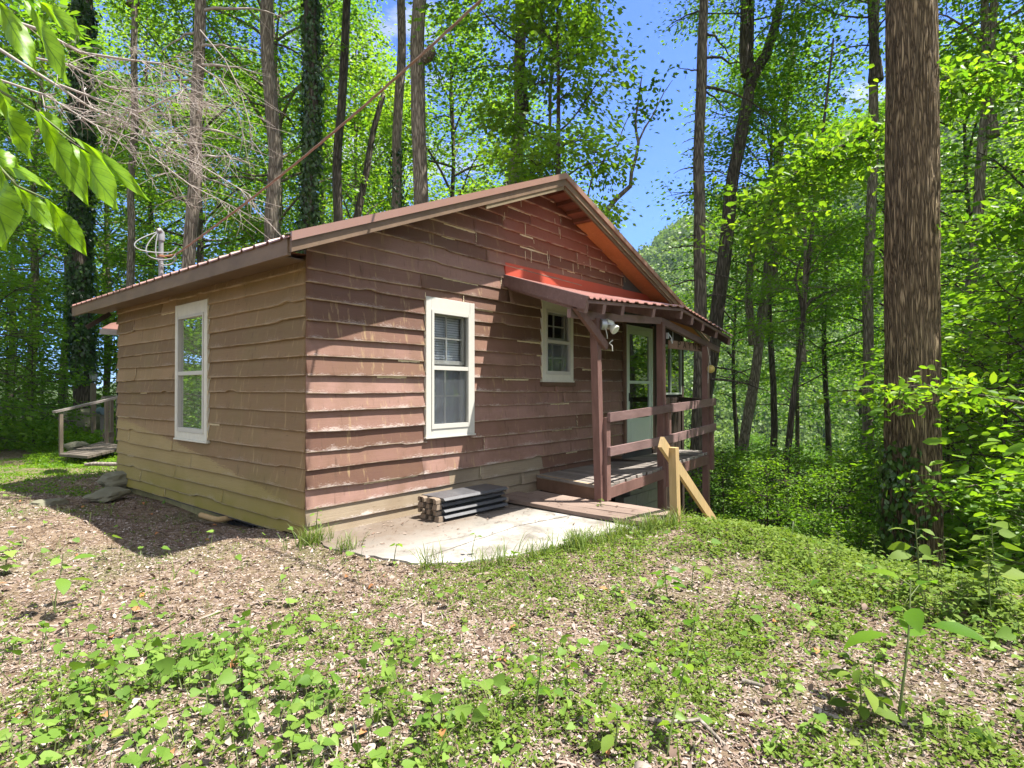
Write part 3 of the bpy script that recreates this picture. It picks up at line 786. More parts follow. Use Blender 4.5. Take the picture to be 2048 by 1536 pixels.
# ---- stack of moulded black pieces
def mat_rubber():
    t = NT('sunlit_gray_plastic'); v = t.coord('Object', (1.5, 6, 6)); n = t.noise(v, 22, 6, .75); b = t.noise(t.coord('Object'), 5, 3)
    col = t.ramp(t.math('ADD', t.math('MULTIPLY', n, .7), t.math('MULTIPLY', b, .3)), [(.3, (.030, .030, .033)), (.55, (.085, .086, .093)), (.75, (.19, .19, .20))])  # black plastic; the gray of sunlight on it is painted in
    return t.done(t.principled(col, .42, t.bump(n, .35, .004), .5))
M['rubber'] = mat_rubber(); M['rubber_end'] = mat_plain('dusty_plastic_end', (.20, .155, .115), .85, .2, 0, .35, 25, .3)
def arch(mb, x0, x1, yc, z0, w, h, r):
    """upright lug with a round-headed slot through it"""
    out = [(-w/2, 0), (-w/2, h*.72), (-w*.32, h), (w*.32, h), (w/2, h*.72), (w/2, 0)]
    inn = [(-r, 0)]+[(-r*math.cos(a), h*.42+r*math.sin(a)) for a in np.linspace(0, math.pi, 9)]+[(r, 0)]
    o2 = [(-w/2, 0), (-w/2, h*.35), (-w/2, h*.72), (-w*.32, h), (-w*.1, h), (0, h), (w*.1, h), (w*.32, h), (w/2, h*.72), (w/2, h*.35), (w/2, 0)]
    for k in range(10):
        q = [o2[k], o2[k+1], inn[k+1], inn[k]]
        mb.poly([(x0, yc+a, z0+b) for a, b in q][::-1], 1); mb.poly([(x1, yc+a, z0+b) for a, b in q], 1)
        mb.poly([(x0, yc+o2[k][0], z0+o2[k][1]), (x0, yc+o2[k+1][0], z0+o2[k+1][1]), (x1, yc+o2[k+1][0], z0+o2[k+1][1]), (x1, yc+o2[k][0], z0+o2[k][1])], 1)
        mb.poly([(x1, yc+inn[k][0], z0+inn[k][1]), (x1, yc+inn[k+1][0], z0+inn[k+1][1]), (x0, yc+inn[k+1][0], z0+inn[k+1][1]), (x0, yc+inn[k][0], z0+inn[k][1])], 1)
LABS = ['black plastic edging piece lying on the concrete, bottom of its stack', 'black plastic edging piece second from the bottom of the stack by the wall',
        'black plastic edging piece just below the top one in the stack', 'black plastic edging piece on top of the stack']
for k in range(4):
    e = thing('edging_piece', LABS[k], 'edging', (1.145+.012*(k % 2)-.006*k, -.36+.01*(k % 3), .004+k*.059), -.045+.012*(k % 3), 'stacked plastic edging pieces')
    L = .955; b = MB()
    prof = [(-.19, .031), (-.165, .054), (.165, .054), (.19, .031), (.125, .028), (.115, .0), (.08, .0), (.075, .024), (-.075, .024), (-.08, .0), (-.115, .0), (-.125, .028)]
    vs = [(.03, a, c) for a, c in prof]+[(L, a, c) for a, c in prof]; n = len(prof)
    b.faces(vs, [tuple((i, (i+1) % n, n+(i+1) % n, n+i)) for i in range(n)]+[tuple(range(n-1, -1, -1)), tuple(range(n, 2*n))])
    b.build('body', [M['rubber'], M['rubber_end']], e)
    for s in (-1, 1):
        xa, xb = (-.035, .032) if s < 0 else (L-.002, L+.05)
        bits = []
        if k % 2 == (0 if s < 0 else 1):
            for (y0, y1, xo, h) in ((-.16, -.09, .0, .05), (.07, .15, .015, .047), (-.03, .02, .012, .042)):
                lg = MB(); lg.hexa([(xa+xo, y0, .0), (xb, y0, 0), (xb, y1, 0), (xa+xo, y1, 0)], [(xa+xo+.012, y0+.005, h), (xb, y0+.005, h), (xb, y1-.005, h), (xa+xo+.012, y1-.005, h)], 1); bits.append(lg)
        else:
            lg = MB(); arch(lg, xa, xb, -.055, -.002, .15, .052, .030); bits.append(lg)
            lg = MB(); arch(lg, xa+.01, xb, .12, -.002, .10, .048, .022); bits.append(lg)
        for lg in bits: lg.build('end_lug', [M['rubber'], M['rubber_end']], e)

# ---- plank walkway
pw = thing('plank_walkway', 'three weathered planks laid as a step between the concrete and the porch', 'walkway', (0, 0, 0))
for k, (a, b, yf) in enumerate(((2.20, 2.43, -2.20), (2.435, 2.665, -2.21), (2.67, 2.86, -2.17))):
    m = MB(); o = .07
    N = 7; 
    for j in range(N):
        y0 = sub(-.20 if k < 2 else -.36, yf, j/N); y1 = sub(-.20 if k < 2 else -.36, yf, (j+1)/N)
        z0 = .052+.006*math.sin(j*1.1+k); z1 = .052+.006*math.sin((j+1)*1.1+k)
        xo0, xo1 = o*(1-j/N), o*(1-(j+1)/N)
        m.hexa([(a+xo1, y1, z1-.038), (b+xo1, y1, z1-.038), (b+xo0, y0, z0-.038), (a+xo0, y0, z0-.038)], [(a+xo1, y1, z1), (b+xo1, y1, z1), (b+xo0, y0, z0), (a+xo0, y0, z0)], 0, .3*k)
    m.build('plank', M['plank_wood'], pw)
m = MB(); m.box(2.22, 2.84, -2.14, -2.06, -.16, .010); m.box(2.4, 2.85, -1.2, -1.12, -.12, .010); m.build('bearer', M['dark_wood'], pw)
rk = MB(); rk.hexa([(2.66, -2.22, -.3), (2.92, -2.24, -.3), (2.95, -2.02, -.3), (2.66, -2.02, -.3)], [(2.70, -2.20, .0), (2.85, -2.20, .01), (2.87, -2.06, .02), (2.70, -2.06, .01)])
o = rk.build('footing_stone', M['block'], None, .03); tag(o, 'rough stone under the outer end of the plank walkway', 'stone')

# ---- stair hand rail
hr = thing('stair_handrail', 'raw yellow timber handrail post and rail going down beside the porch', 'handrail', (2.70, -2.29, 0))
p0 = at(1353, 1066, 5.75)-np.array([2.70, -2.29, 0]); p1 = at(1347, 905, 5.75)-np.array([2.70, -2.29, 0])
m = MB(); m.beam((p0[0], p0[1], p0[2]-.25), (p1[0], p1[1], p1[2]+.05), .080, .076, up=(0, 1, 0)); m.build('post', M['raw_wood'], hr)
a = at(1322, 884, 5.62)-np.array([2.70, -2.29, 0]); b = at(1440, 1062, 7.1)-np.array([2.70, -2.29, 0])
a, b = Vector(a), Vector(b); d = (b-a).normalized()
m = MB(); m.beam(a, b+d*.7, .038, .115); m.build('rail', M['raw_wood'], hr)

# ---- concrete patio
def mat_concrete():
    t = NT('pale_concrete'); v = t.coord('Object'); n = t.noise(v, 3.0, 6, .65); f = t.noise(v, 60, 5, .8); st = t.noise(v, 1.1, 3)
    col = t.ramp(n, [(.3, (.13, .118, .100)), (.48, (.25, .235, .21)), (.66, (.42, .405, .375))])
    # brown leaf stain along the wall and worn clean towards the outer edge
    sep = t.n('SeparateXYZ'); t.l(v, sep.inputs[0])
    near = t.ramp(t.math('ADD', t.math('MULTIPLY', t.math('ADD', sep.outputs[1], 1.15), 1.1), t.math('MULTIPLY', t.math('SUBTRACT', n, .5), 2.2)), [(.05, 0), (.75, .85)])
    col = t.mix(near, col, (.120, .088, .064))
    col = t.mix(t.ramp(f, [(.55, 0), (.75, .5)]), col, (.13, .105, .085))
    w = t.n('TexWave', wave_type='BANDS'); 
    return t.done(t.principled(col, .9, t.bump(f, .4, .006), .2))
edge = [(-.02, -.20), (-.10, -.52), (-.04, -.80), (.02, -1.12), (.10, -1.38), (.30, -1.60), (.62, -1.76), (1.0, -1.88), (1.45, -1.96), (1.9, -2.05), (2.3, -2.14), (2.75, -2.16)]
inner = [(-.0, -.02), (2.9, -.02)]
pa = MB()
ring = []
for (a, b) in zip(edge[:-1], edge[1:]):
    for j in range(4):
        t_ = j/4; ring.append((sub(a[0], b[0], t_)+random.uniform(-.02, .02), sub(a[1], b[1], t_)+random.uniform(-.02, .02)))
ring.append(edge[-1])
full = ring+[(2.9, -.03), (.0, -.03)]
pa.poly([(x, y, .0) for x, y in full])
for a, b in zip(full, full[1:]+full[:1]): pa.poly([(a[0], a[1], -.10), (b[0], b[1], -.10), (b[0], b[1], .0), (a[0], a[1], .0)])
# fix winding
o = pa.build('patio', mat_concrete()); tag(o, None, None, None, 'structure')
j1 = MB()
def crack(p, q, w=.006, n=14):
    P = [(sub(p[0], q[0], i/n)+random.uniform(-.006, .006), sub(p[1], q[1], i/n)+random.uniform(-.006, .006)) for i in range(n+1)]
    for (x0, y0), (x1, y1) in zip(P[:-1], P[1:]): j1.poly([(x0, y0-w, .004), (x1, y1-w, .004), (x1, y1+w, .004), (x0, y0+w, .004)])
crack((1.55, -.50), (1.5, -1.9)); crack((1.9, -.55), (2.2, -.7)); crack((.25, -1.3), (1.5, -1.2), .003); crack((1.52, -1.2), (2.25, -1.35), .005); crack((.9, -.7), (1.1, -1.85), .002); crack((.5, -1.0), (.95, -1.1), .002)
o = j1.build('patio_joints', mat_plain('dark_joint', (.06, .05, .04), .95)); tag(o, None, None, None, 'structure')

# ---- service mast and cable
ms = thing('service_mast', 'gray conduit mast with a weatherhead and looping wires above the roof', 'mast', (.40, 4.63, 2.60))
m = MB(); m.tube([(0, 0, 0), (0, 0, .93)], .032, 14); m.build('pipe', M['gray_paint'], ms)
m = MB(); m.tube([(0, 0, .90), (0, 0, .98), (0, 0, 1.02), (-.03, -.02, 1.05), (-.06, -.03, 1.03)], [.046, .048, .042, .036, .028], 14); m.build('weatherhead', M['gray_paint'], ms)
m = MB(); m.box(-.04, .04, -.05, .05, .66, .69); m.tube([(.03, -.03, .675), (.10, -.06, .69), (.16, -.10, .71)], .016, 6); m.build('clamp', mat_plain('rusty_clamp', (.25, .12, .06), .7), ms)
m = MB(); m.tube([(0, 0, -.02), (0, 0, .03)], [.09, .04], 14); m.build('boot', M['galv'], ms)
for (sx, dp) in ((-.16, .42), (-.27, .34), (-.06, .48)):
    m = MB(); P = []
    for i in range(15):
        t_ = i/14; P.append((1.35*sx*math.sin(math.pi*min(1, t_*1.15))-.05*(1-t_)+.16*t_**2, -.03-.1*t_, 1.02-.52*math.sin(math.pi*t_*.62)*(dp/.45)+.16*t_**3))
    m.tube(P, .009, 6); m.build('wire', M['gray_paint'], ms)
cb = MB()
A = np.array([.56, 4.53, 3.31]); Bp = at(925, -8, 5.2); dirn = (Bp-A)
for k in range(3):
    P = []
    N = 90
    for i in range(N+1):
        t_ = 1.45*i/N; p = A+dirn*t_; sag_ = -.22*math.sin(math.pi*min(1, t_/1.5)); ph = t_*46+k*2.1
        P.append((p[0]+.0075*math.cos(ph), p[1]+.003*math.cos(ph), p[2]+sag_+.0075*math.sin(ph)))
    cb.tube(P, .0072, 5)
o = cb.build('power_cable', mat_plain('brown_cable', (.24, .17, .13), .6, .4, 0, .3, 30)); tag(o, 'twisted brown service cable rising from the roof mast to the upper right', 'cable')

# ---- back ramp, lamp post, rocks
rp = thing('wooden_ramp', 'weathered wooden entry ramp with handrail behind the cabin', 'ramp', (.9, 10.8, 0))
def rel(px, py, d): return np.array(at(px, py, d))-np.array([.9, 10.8, 0])
dk_ = MB()
a = [rel(118, 908, 12.0), rel(175, 912, 11.6), rel(255, 893, 13.0), rel(255, 870, 15.2), rel(205, 882, 14.6)]
for i in range(9):
    t0, t1 = i/9, (i+1)/9-.01
    p = [sub(a[0], a[4], t0), sub(a[1], a[2], t0), sub(a[1], a[2], t1), sub(a[0], a[4], t1)]
    dk_.hexa([(q[0], q[1], q[2]-.05) for q in p], [tuple(q) for q in p])
dk_.build('ramp_deck', mat_plain('ramp_deck_wood', (.13, .11, .09), .85, .2, 0, .3, 6), rp)  # deck wood darkened: the shade over the ramp is in its colour
for (px, pt, pb, d) in ((122, 828, 906, 12.4), (213, 800, 885, 14.0), (223, 799, 884, 14.4), (236, 798, 880, 14.6), (246, 797, 880, 14.9)):
    m = MB(); m.beam(rel(px, pb+3, d), rel(px, pt, d), .10 if px < 200 else .12, .06, up=(1, 0, 0)); m.build('rail_post', mat_plain('ramp_timber', (.17, .14, .105), .8, .2, 0, .3, 6) if px == 122 else bpy.data.materials['ramp_timber'], rp)  # railing timber darkened as well, shade put into the tone
m = MB(); m.beam(rel(108, 824, 12.3), rel(252, 791, 13.6), .13, .045); m.build('handrail', M['gray_wood'], rp)
m = MB(); m.beam(rel(206, 795, 14.0), rel(252, 791, 14.6), .12, .04); m.build('rail_cap', M['gray_wood'], rp)
m = MB(); m.beam(rel(206, 872, 14.0), rel(228, 868, 14.2), .05, .12); m.build('rail_board', bpy.data.materials['ramp_timber'], rp)

lp = thing('lamp_post', 'wooden lamp post topped by a black lantern at the edge of the woods', 'lamp post', tuple(at(186, 860, 19.6)))
lz = tz(*at(186, 860, 19.6)[:2])-at(186, 860, 19.6)[2]
m = MB(); m.box(-.07, .07, -.07, .07, lz-.2, 1.58); m.build('post', bpy.data.materials['ramp_timber'], lp)
m = MB(); m.box(-.02, .02, -.02, .02, 1.58, 1.64); m.box(-.08, .08, -.08, .08, 1.64, 1.66)
for sx in (-1, 1):
    for sy in (-1, 1): m.beam((sx*.075, sy*.075, 1.66), (sx*.10, sy*.10, 1.90), .012, .012)
m.hexa([(-.13, -.13, 1.90), (.13, -.13, 1.90), (.13, .13, 1.90), (-.13, .13, 1.90)], [(-.02, -.02, 2.0), (.02, -.02, 2.0), (.02, .02, 2.0), (-.02, .02, 2.0)]); m.tube([(0, 0, 2.0), (0, 0, 2.05)], .014, 6)
m.build('lantern', M['black'], lp)
m = MB(); m.hexa([(-.068, -.068, 1.665), (.068, -.068, 1.665), (.068, .068, 1.665), (-.068, .068, 1.665)], [(-.09, -.09, 1.895), (.09, -.09, 1.895), (.09, .09, 1.895), (-.09, .09, 1.895)]); m.build('glass', mat_plain('lantern_glass', (.35, .38, .38), .1, .6), lp)
mbx = thing('mail_box', 'blue gray mailbox shape beside the lamp post at the woods edge', 'box', tuple(at(204, 822, 18.0)))
m = MB(); P = [(0, -.22+.44*i/8, 0) for i in range(9)]; m.tube(P, .11, 14); m.build('body', mat_plain('bluegray_paint', (.12, .17, .20), .5), mbx)
m = MB(); zz = tz(*at(204, 822, 18)[:2])-at(204, 822, 18)[2]; m.box(-.04, .04, -.04, .04, zz-.1, -.1); m.build('stake', M['gray_wood'], mbx)

M['rock'] = mat_plain('lichen_rock', (.17, .165, .115), .9, .2, 0, .35, 5, .8)
def rock(name, label, loc, size, rz, seed, flat=.5):
    R = random.Random(seed); import bmesh
    bm = bmesh.new(); bmesh.ops.create_icosphere(bm, subdivisions=3, radius=1)
    for v in bm.verts:
        c = v.co.copy(); q = max(abs(c.x), abs(c.y), abs(c.z)); c = c.lerp(c/q*.8, .45)
        n = mnoise.noise(c*1.3+Vector((seed, 0, 0)))*.28+mnoise.noise(c*3.5+Vector((seed, 3, 0)))*.08
        v.co = Vector((c.x*size[0], c.y*size[1], c.z*size[2]))*(1+n)
    me = bpy.data.meshes.new(name); bm.to_mesh(me); bm.free(); me.materials.append(M['rock'])
    o = link(name, me); o.location = loc; o.rotation_euler = (.05, .15*R.uniform(-1, 1), rz); tag(o, label, 'rock'); return o
rock('rock_slab', 'pale flat rock slab tilted against the back corner of the cabin', (-.40, 4.05, -.03), (.30, .19, .06), .7, 3)
rock('rock_slab', 'darker mossy rock half sunk in the litter left of the pale slab', (-1.05, 3.95, -.05), (.22, .14, .07), .5, 9)
rock('rock', 'small angular rock at the foot of the back corner wall', (-.10, 4.75, .05), (.22, .20, .13), .2, 14)
rock('rock', 'mossy boulder beside the wooden ramp', tuple(at(155, 893, 13.4)), (.24, .2, .13), .4, 21)
rock('rock', 'gray boulder at the foot of the ivy trunk by the woods edge', tuple(at(160, 845, 20)), (.7, .5, .5), .4, 33)
rock('rock', 'white pebble sized stone in the leaf litter of the front yard', tuple(at(276, 1177, 4.0)), (.05, .04, .025), .4, 35)
lg = MB(); P0 = at(170, 929, 10.2); P1 = at(240, 928, 10.2)
lg.tube([P0, sub(P0, P1, .3)+np.array([0, 0, .01]), sub(P0, P1, .7), P1], [.025, .035, .035, .03], 8)
o = lg.build('fallen_branch', mat_bark('dead_wood', (.10, .085, .07), (.22, .19, .16), (.36, .32, .28), 22, 4, .4, .01)); tag(o, 'straight gray fallen branch lying on the ground behind the cabin', 'branch')
def stick(name, label, pts, r):
    m = MB(); m.tube(pts, np.linspace(r, r*.5, len(pts)), 6); o = m.build(name, bpy.data.materials['dead_wood']); tag(o, label, 'stick')
def gp(px, py, dz=.01):        # point on the yard seen at a pixel
    d = (FW+(px-1024)/FPX*RT-(py-768)/FPX*UP)
    t = 1.0
    for _ in range(60):
        p = CAM+d*t; h = p[2]-tz(p[0], p[1]); t += h*.6/max(.15, -d[2]+.1)
        if abs(h) < .002: break
    p = CAM+d*t; return np.array([p[0], p[1], tz(p[0], p[1])+dz])
stick('stick', 'dark curved stick lying in the litter at the lower right', [gp(1285, 1442), gp(1340, 1450), gp(1400, 1455, .03), gp(1430, 1475), gp(1450, 1495)], .011)
stick('stick', 'short pale stick among weeds in the right foreground', [gp(1485, 1370, .02), gp(1510, 1376, .02), gp(1530, 1382, .02)], .012)
stick('stick', 'thin reddish stick among the litter left of centre', [gp(905, 1363), gp(940, 1372), gp(968, 1380)], .005)
# ================================================================== VEGETATION
def unit(v): return v/(np.linalg.norm(v, axis=-1, keepdims=True)+1e-9)
def frames(n, r, up=.6, droop=.15, axis=None):
    """random leaf frames: columns = along the leaf, across it, normal"""
    a = r.normal(size=(n, 3)) if axis is None else axis+r.normal(size=(n, 3))*.25
    a[:, 2] = a[:, 2]*.45-droop; a = unit(a)
    nn = r.normal(size=(n, 3))*(1-up)+np.array([0, 0, up]); s = unit(np.cross(nn, a)); nn = np.cross(a, s)
    return np.stack([a, s, nn], axis=-1)
def scatter(T, F, pos, R, S):
    """copies of a small template mesh as one big array"""
    T = np.asarray(T, float); F = np.asarray(F, int); n = len(pos); k = len(T)
    S = np.broadcast_to(np.asarray(S, float).reshape(-1, 1, 1) if np.ndim(S) else np.full((1, 1, 1), S), (n, 1, 1))
    V = np.einsum('nij,kj->nki', R, T)*S + np.asarray(pos)[:, None, :]
    FF = (F[None]+(np.arange(n)*k)[:, None, None]).reshape(-1, F.shape[1])
    return V.reshape(-1, 3), FF
KITE = ([(0, 0, 0), (.45, .30, .06), (1, 0, -.05), (.45, -.30, .06)], [(0, 3, 2, 1)])
OVAL = ([(0, 0, 0), (.28, .24, .05), (.68, .22, .03), (1, 0, -.08), (.68, -.22, .03), (.28, -.24, .05)], [(0, 3, 2, 1), (0, 5, 4, 3)])
HEART = ([(0, 0, 0), (-.13, .20, .05), (.02, .42, .09), (.32, .44, .06), (.66, .24, .0), (1, 0, -.10), (.66, -.24, 0), (.32, -.44, .06), (.02, -.42, .09), (-.13, -.20, .05), (.4, 0, -.03)],
         [(0, 10, 2, 1), (10, 4, 3, 2), (10, 10, 5, 4), (0, 9, 8, 10), (10, 8, 7, 6), (10, 6, 5, 5)])
HEART = (HEART[0], [(0, 10, 2), (0, 2, 1), (10, 3, 2), (10, 4, 3), (10, 5, 4), (0, 9, 8), (0, 8, 10), (10, 8, 7), (10, 7, 6), (10, 6, 5)])
BROAD = ([(.02, -.03, 0), (0, 0, 0), (.02, .03, 0), (.22, -.19, .05), (.24, 0, .03), (.22, .19, .05), (.48, -.26, .05), (.5, 0, .02), (.48, .26, .05), (.74, -.19, -.02), (.76, 0, -.05), (.74, .19, -.02), (.93, -.06, -.12), (1.0, 0, -.17), (.93, .06, -.12)], [q for i in range(4) for j in range(2) for q in ((i*3+j, i*3+3+j, i*3+j+1), (i*3+j+1, i*3+3+j, i*3+4+j))])
BLADE = ([(0, -.02, 0), (0, .02, 0), (.10, .016, .45), (.10, -.016, .45), (.35, .010, .85), (.35, -.010, .85), (.65, 0, 1.0)], [(0, 1, 2), (0, 2, 3), (3, 2, 4), (3, 4, 5), (5, 4, 6)])

M['leaf_tree'] = mat_leaf('tree_leaf', [(.0, (.048, .130, .014)), (.35, (.105, .225, .018)), (.7, (.21, .34, .026)), (1, (.37, .47, .050))], .58, (1.25, 1.32, .55))
M['leaf_far'] = mat_leaf('far_leaf', [(.0, (.085, .155, .035)), (.5, (.15, .235, .050)), (1, (.24, .32, .075))], .4)
M['leaf_shrub'] = mat_leaf('shrub_leaf', [(.0, (.055, .150, .014)), (.5, (.13, .265, .022)), (1, (.25, .38, .03))], .58, (1.35, 1.3, .5))
M['leaf_weed'] = mat_leaf('weed_leaf', [(.0, (.065, .12, .018)), (.5, (.13, .20, .028)), (1, (.23, .29, .055))], .38, rough=.6, spec=.15)
M['leaf_violet'] = mat_leaf('violet_leaf', [(.0, (.075, .155, .022)), (.45, (.145, .25, .040)), (1, (.27, .37, .085))], .38, rough=.55, spec=.18)
M['leaf_ivy'] = mat_leaf('ivy_leaf', [(.0, (.014, .045, .010)), (.6, (.040, .095, .018)), (1, (.09, .17, .03))], .2, rough=.3, spec=.5)
M['grass'] = mat_leaf('grass_blade', [(.0, (.06, .12, .02)), (.6, (.14, .21, .04)), (1, (.30, .32, .11))], .35)
M['stem'] = mat_plain('green_stem', (.10, .13, .04), .6, .3)
M['bark'] = mat_bark('gray_bark', (.060, .046, .034), (.20, .165, .130), (.36, .31, .25), 20, 3.0, .9, .02, (.33, .30, .24))
M['bark_dark'] = mat_bark('dark_bark', (.028, .022, .018), (.085, .068, .055), (.17, .14, .115), 18, 2, .8, .02, (.13, .125, .09))
M['bark_mid'] = mat_bark('brown_gray_bark', (.040, .032, .026), (.125, .102, .082), (.24, .205, .165), 20, 2.6, .9, .02, (.22, .20, .16))
M['bark_oak'] = mat_bark('oak_bark', (.022, .016, .010), (.20, .145, .088), (.40, .305, .185), 34, 2.6, .9, .03, (.34, .26, .155))
M['twig'] = mat_plain('bare_twig', (.34, .30, .27), .85, .2, 0, .3, 4)

def grow(seed, H, h0, R, nl, per, leaf, spread=.30, top=1.0, trunk=.16, bend=.35, up0=8, up1=60, sub_n=6, temp=KITE, prof=None):
    """a tree at the origin: limbs with side twigs carrying leaf sprays. returns bark mesh arrays and leaf mesh arrays"""
    r = np.random.default_rng(seed); W = MB(); C = []; Cax = []
    lean = r.normal(size=2)*.03*H*.3
    tz_ = np.linspace(0, H, 14); path = np.stack([lean[0]*(tz_/H)**1.6+.08*np.sin(tz_*.7+seed), lean[1]*(tz_/H)**1.6+.08*np.cos(tz_*.5+seed), tz_], 1)
    W.tube(path, trunk*(1-tz_/H*.9)+.012, 9)
    W.tube(np.array([[path[0][0], path[0][1], -.6], path[0], path[1]*.3+path[0]*.7]), [trunk*1.7, trunk*1.25, trunk*1.02], 9)
    for i in range(nl):
        t = (i+r.random()*.8)/nl; z = h0+(H*.97-h0)*t
        p0 = np.array([np.interp(z, tz_, path[:, 0]), np.interp(z, tz_, path[:, 1]), z])
        az = i*2.39996+r.normal()*.35; pf = (math.sin(math.pi*(.16+.80*t))**.7) if prof is None else prof(t)
        L = R*pf*r.uniform(.65, 1.2); el = math.radians(up0+(up1-up0)*t+r.normal()*10)
        d = np.array([math.cos(az)*math.cos(el), math.sin(az)*math.cos(el), math.sin(el)]); s = np.cross(d, [0, 0, 1]); s /= np.linalg.norm(s)+1e-6
        n = 7; k = np.linspace(0, 1, n)[:, None]; cv = r.normal()*bend
        P = p0 + d*L*k + s*cv*L*.35*k**2 + np.array([0, 0, 1])*(-.16*L*k**2+.06*L*np.sin(k*5+i))
        W.tube(P, np.linspace(max(.018, trunk*.34*pf), .008, n), 5)
        for j in range(sub_n):
            q = .25+.75*(j+r.random()*.6)/sub_n; b = np.array([np.interp(q, k[:, 0], P[:, c]) for c in range(3)])
            sd = (s*(1 if j % 2 else -1)*r.uniform(.6, 1.1)+d*r.uniform(.3, .9)+np.array([0, 0, r.normal()*.28])); sd /= np.linalg.norm(sd)
            l2 = L*.42*(1.15-q)+r.uniform(.25, .6)*min(1, R/3)
            e = b+sd*l2+np.array([0, 0, -.08*l2]); W.tube([b, (b+e)/2+r.normal(size=3)*.03, e], [.012, .008, .004], 4, cap=False)
            m = max(2, int(l2/(spread*1.1)))
            for w in range(m):
                if r.random() < .93: C.append(b+(e-b)*(w+1)/m+r.normal(size=3)*.06); Cax.append(sd)
        C.append(P[-1]); Cax.append(d)
    C = np.array(C); Cax = np.array(Cax); n = len(C)
    cnt = np.maximum(2, (per*r.lognormal(0, .45, n)).astype(int)); idx = np.repeat(np.arange(n), cnt); N = len(idx)
    pos = C[idx]+r.normal(size=(N, 3))*np.array([spread, spread, spread*.55])
    crn = r.random(n)
    V, F = scatter(temp[0], temp[1], pos, frames(N, r, .55, .22, Cax[idx]*.8), leaf*r.uniform(.6, 1.25, N))
    rnd = np.clip(.55*crn[idx]+.45*r.random(N), 0, 1)
    return W, V, F, np.repeat(rnd, len(temp[1]))

def tree_kind(name, label, cat, bark, leafmat, *a, part=('trunk', 'crown'), **k):
    W, V, F, rn = grow(*a, **k)
    t = thing(name, label, cat)
    W.build(part[0], bark, t)
    link(part[1], np_mesh(part[1], V, F, leafmat, {'rnd': rn}), t)
    return t
def place(proto, px, dep, rz, sc, label=None, first=[], dz=-.1, py=800):
    p = at(px, py, dep); loc = (p[0], p[1], tz(p[0], p[1])+dz)
    if proto not in first:
        first.append(proto); proto.location = loc; proto.rotation_euler = (0, 0, rz); proto.scale = (sc,)*3
        if label: proto['label'] = label
        return proto
    return copy_thing(proto, loc, rz, label, sc)

BG = 'broadleaf trees of the woods behind the cabin'
KA = tree_kind('broadleaf_tree', 'tall green broadleaf tree in the woods', 'tree', M['bark'], M['leaf_tree'], 101, 20, 6.0, 4.6, 34, 27, .165, .42, trunk=.20, sub_n=7)
KB = tree_kind('broadleaf_tree', 'tall green broadleaf tree in the woods', 'tree', M['bark'], M['leaf_tree'], 102, 15, 2.0, 3.9, 34, 29, .155, .38, trunk=.13, sub_n=7)
KC = tree_kind('broadleaf_tree', 'tall green broadleaf tree in the woods', 'tree', M['bark_dark'], M['leaf_tree'], 103, 18, 3.4, 4.2, 34, 26, .16, .40, trunk=.17, sub_n=7)
KT = tree_kind('broadleaf_tree', 'bright green broadleaf tree on the falling valley slope', 'tree', M['bark_dark'], M['leaf_tree'], 107, 20, 9.5, 3.9, 28, 22, .16, .42, trunk=.15, sub_n=7)
for k in (KA, KB, KC): k['group'] = BG
KS = tree_kind('sapling', 'slender understory sapling with flat leaf sprays', 'sapling', M['bark_dark'], M['leaf_shrub'], 104, 6.2, .5, 2.0, 26, 12, .145, .26, trunk=.035, up0=5, up1=45, sub_n=5, temp=OVAL, part=('stem', 'foliage'))
KS2 = tree_kind('sapling', 'slender understory sapling with flat leaf sprays', 'sapling', M['bark_dark'], M['leaf_shrub'], 105, 4.2, .25, 1.8, 24, 10, .13, .22, trunk=.028, up0=0, up1=40, sub_n=5, temp=OVAL, part=('stem', 'foliage'))
KH = tree_kind('shrub', 'leafy green shrub with pointed leaves', 'shrub', M['stem'], M['leaf_shrub'], 106, 1.7, .12, .85, 18, 5, .125, .14, trunk=.014, up0=15, up1=60, sub_n=4, temp=OVAL, part=('stem', 'foliage'))

R0 = random.Random(5)
for (px, d, K, s, rz) in [
    (-120, 20, KC, 1.0, 1), (60, 26, KA, 1.05, 2), (215, 28, KB, 1.1, 3), (400, 24, KC, 1.05, 4), (560, 21, KA, 1.0, 5), (720, 24, KB, 1.15, .4), (900, 21, KC, .95, 1.4),
    (1010, 27, KA, 1.0, 2.2), (1130, 23, KB, .80, 3.3),
    (-40, 32, KB, 1.25, .2), (130, 34, KA, 1.2, 2.9), (300, 31, KC, 1.2, 4.4), (480, 34, KB, 1.4, 5.2), (640, 32, KA, 1.25, .9), (800, 34, KC, 1.25, 1.9), (960, 36, KB, 1.3, 2.5), (1100, 38, KA, 1.0, 3.9),
    (20, 46, KA, 1.3, 1.1), (210, 48, KC, 1.35, 2.1), (380, 45, KB, 1.6, 3.1), (560, 48, KA, 1.4, 4.1), (740, 46, KB, 1.6, 5.1), (900, 50, KC, 1.3, .3), (1060, 52, KA, 1.1, 1.3), (1180, 46, KB, .9, 2.3),
    (-330, 26, KA, 1.1, 2), (-250, 38, KC, 1.2, 3)]:
    place(K, px, d, rz, s)
VG = 'broadleaf trees on the valley slope to the right'
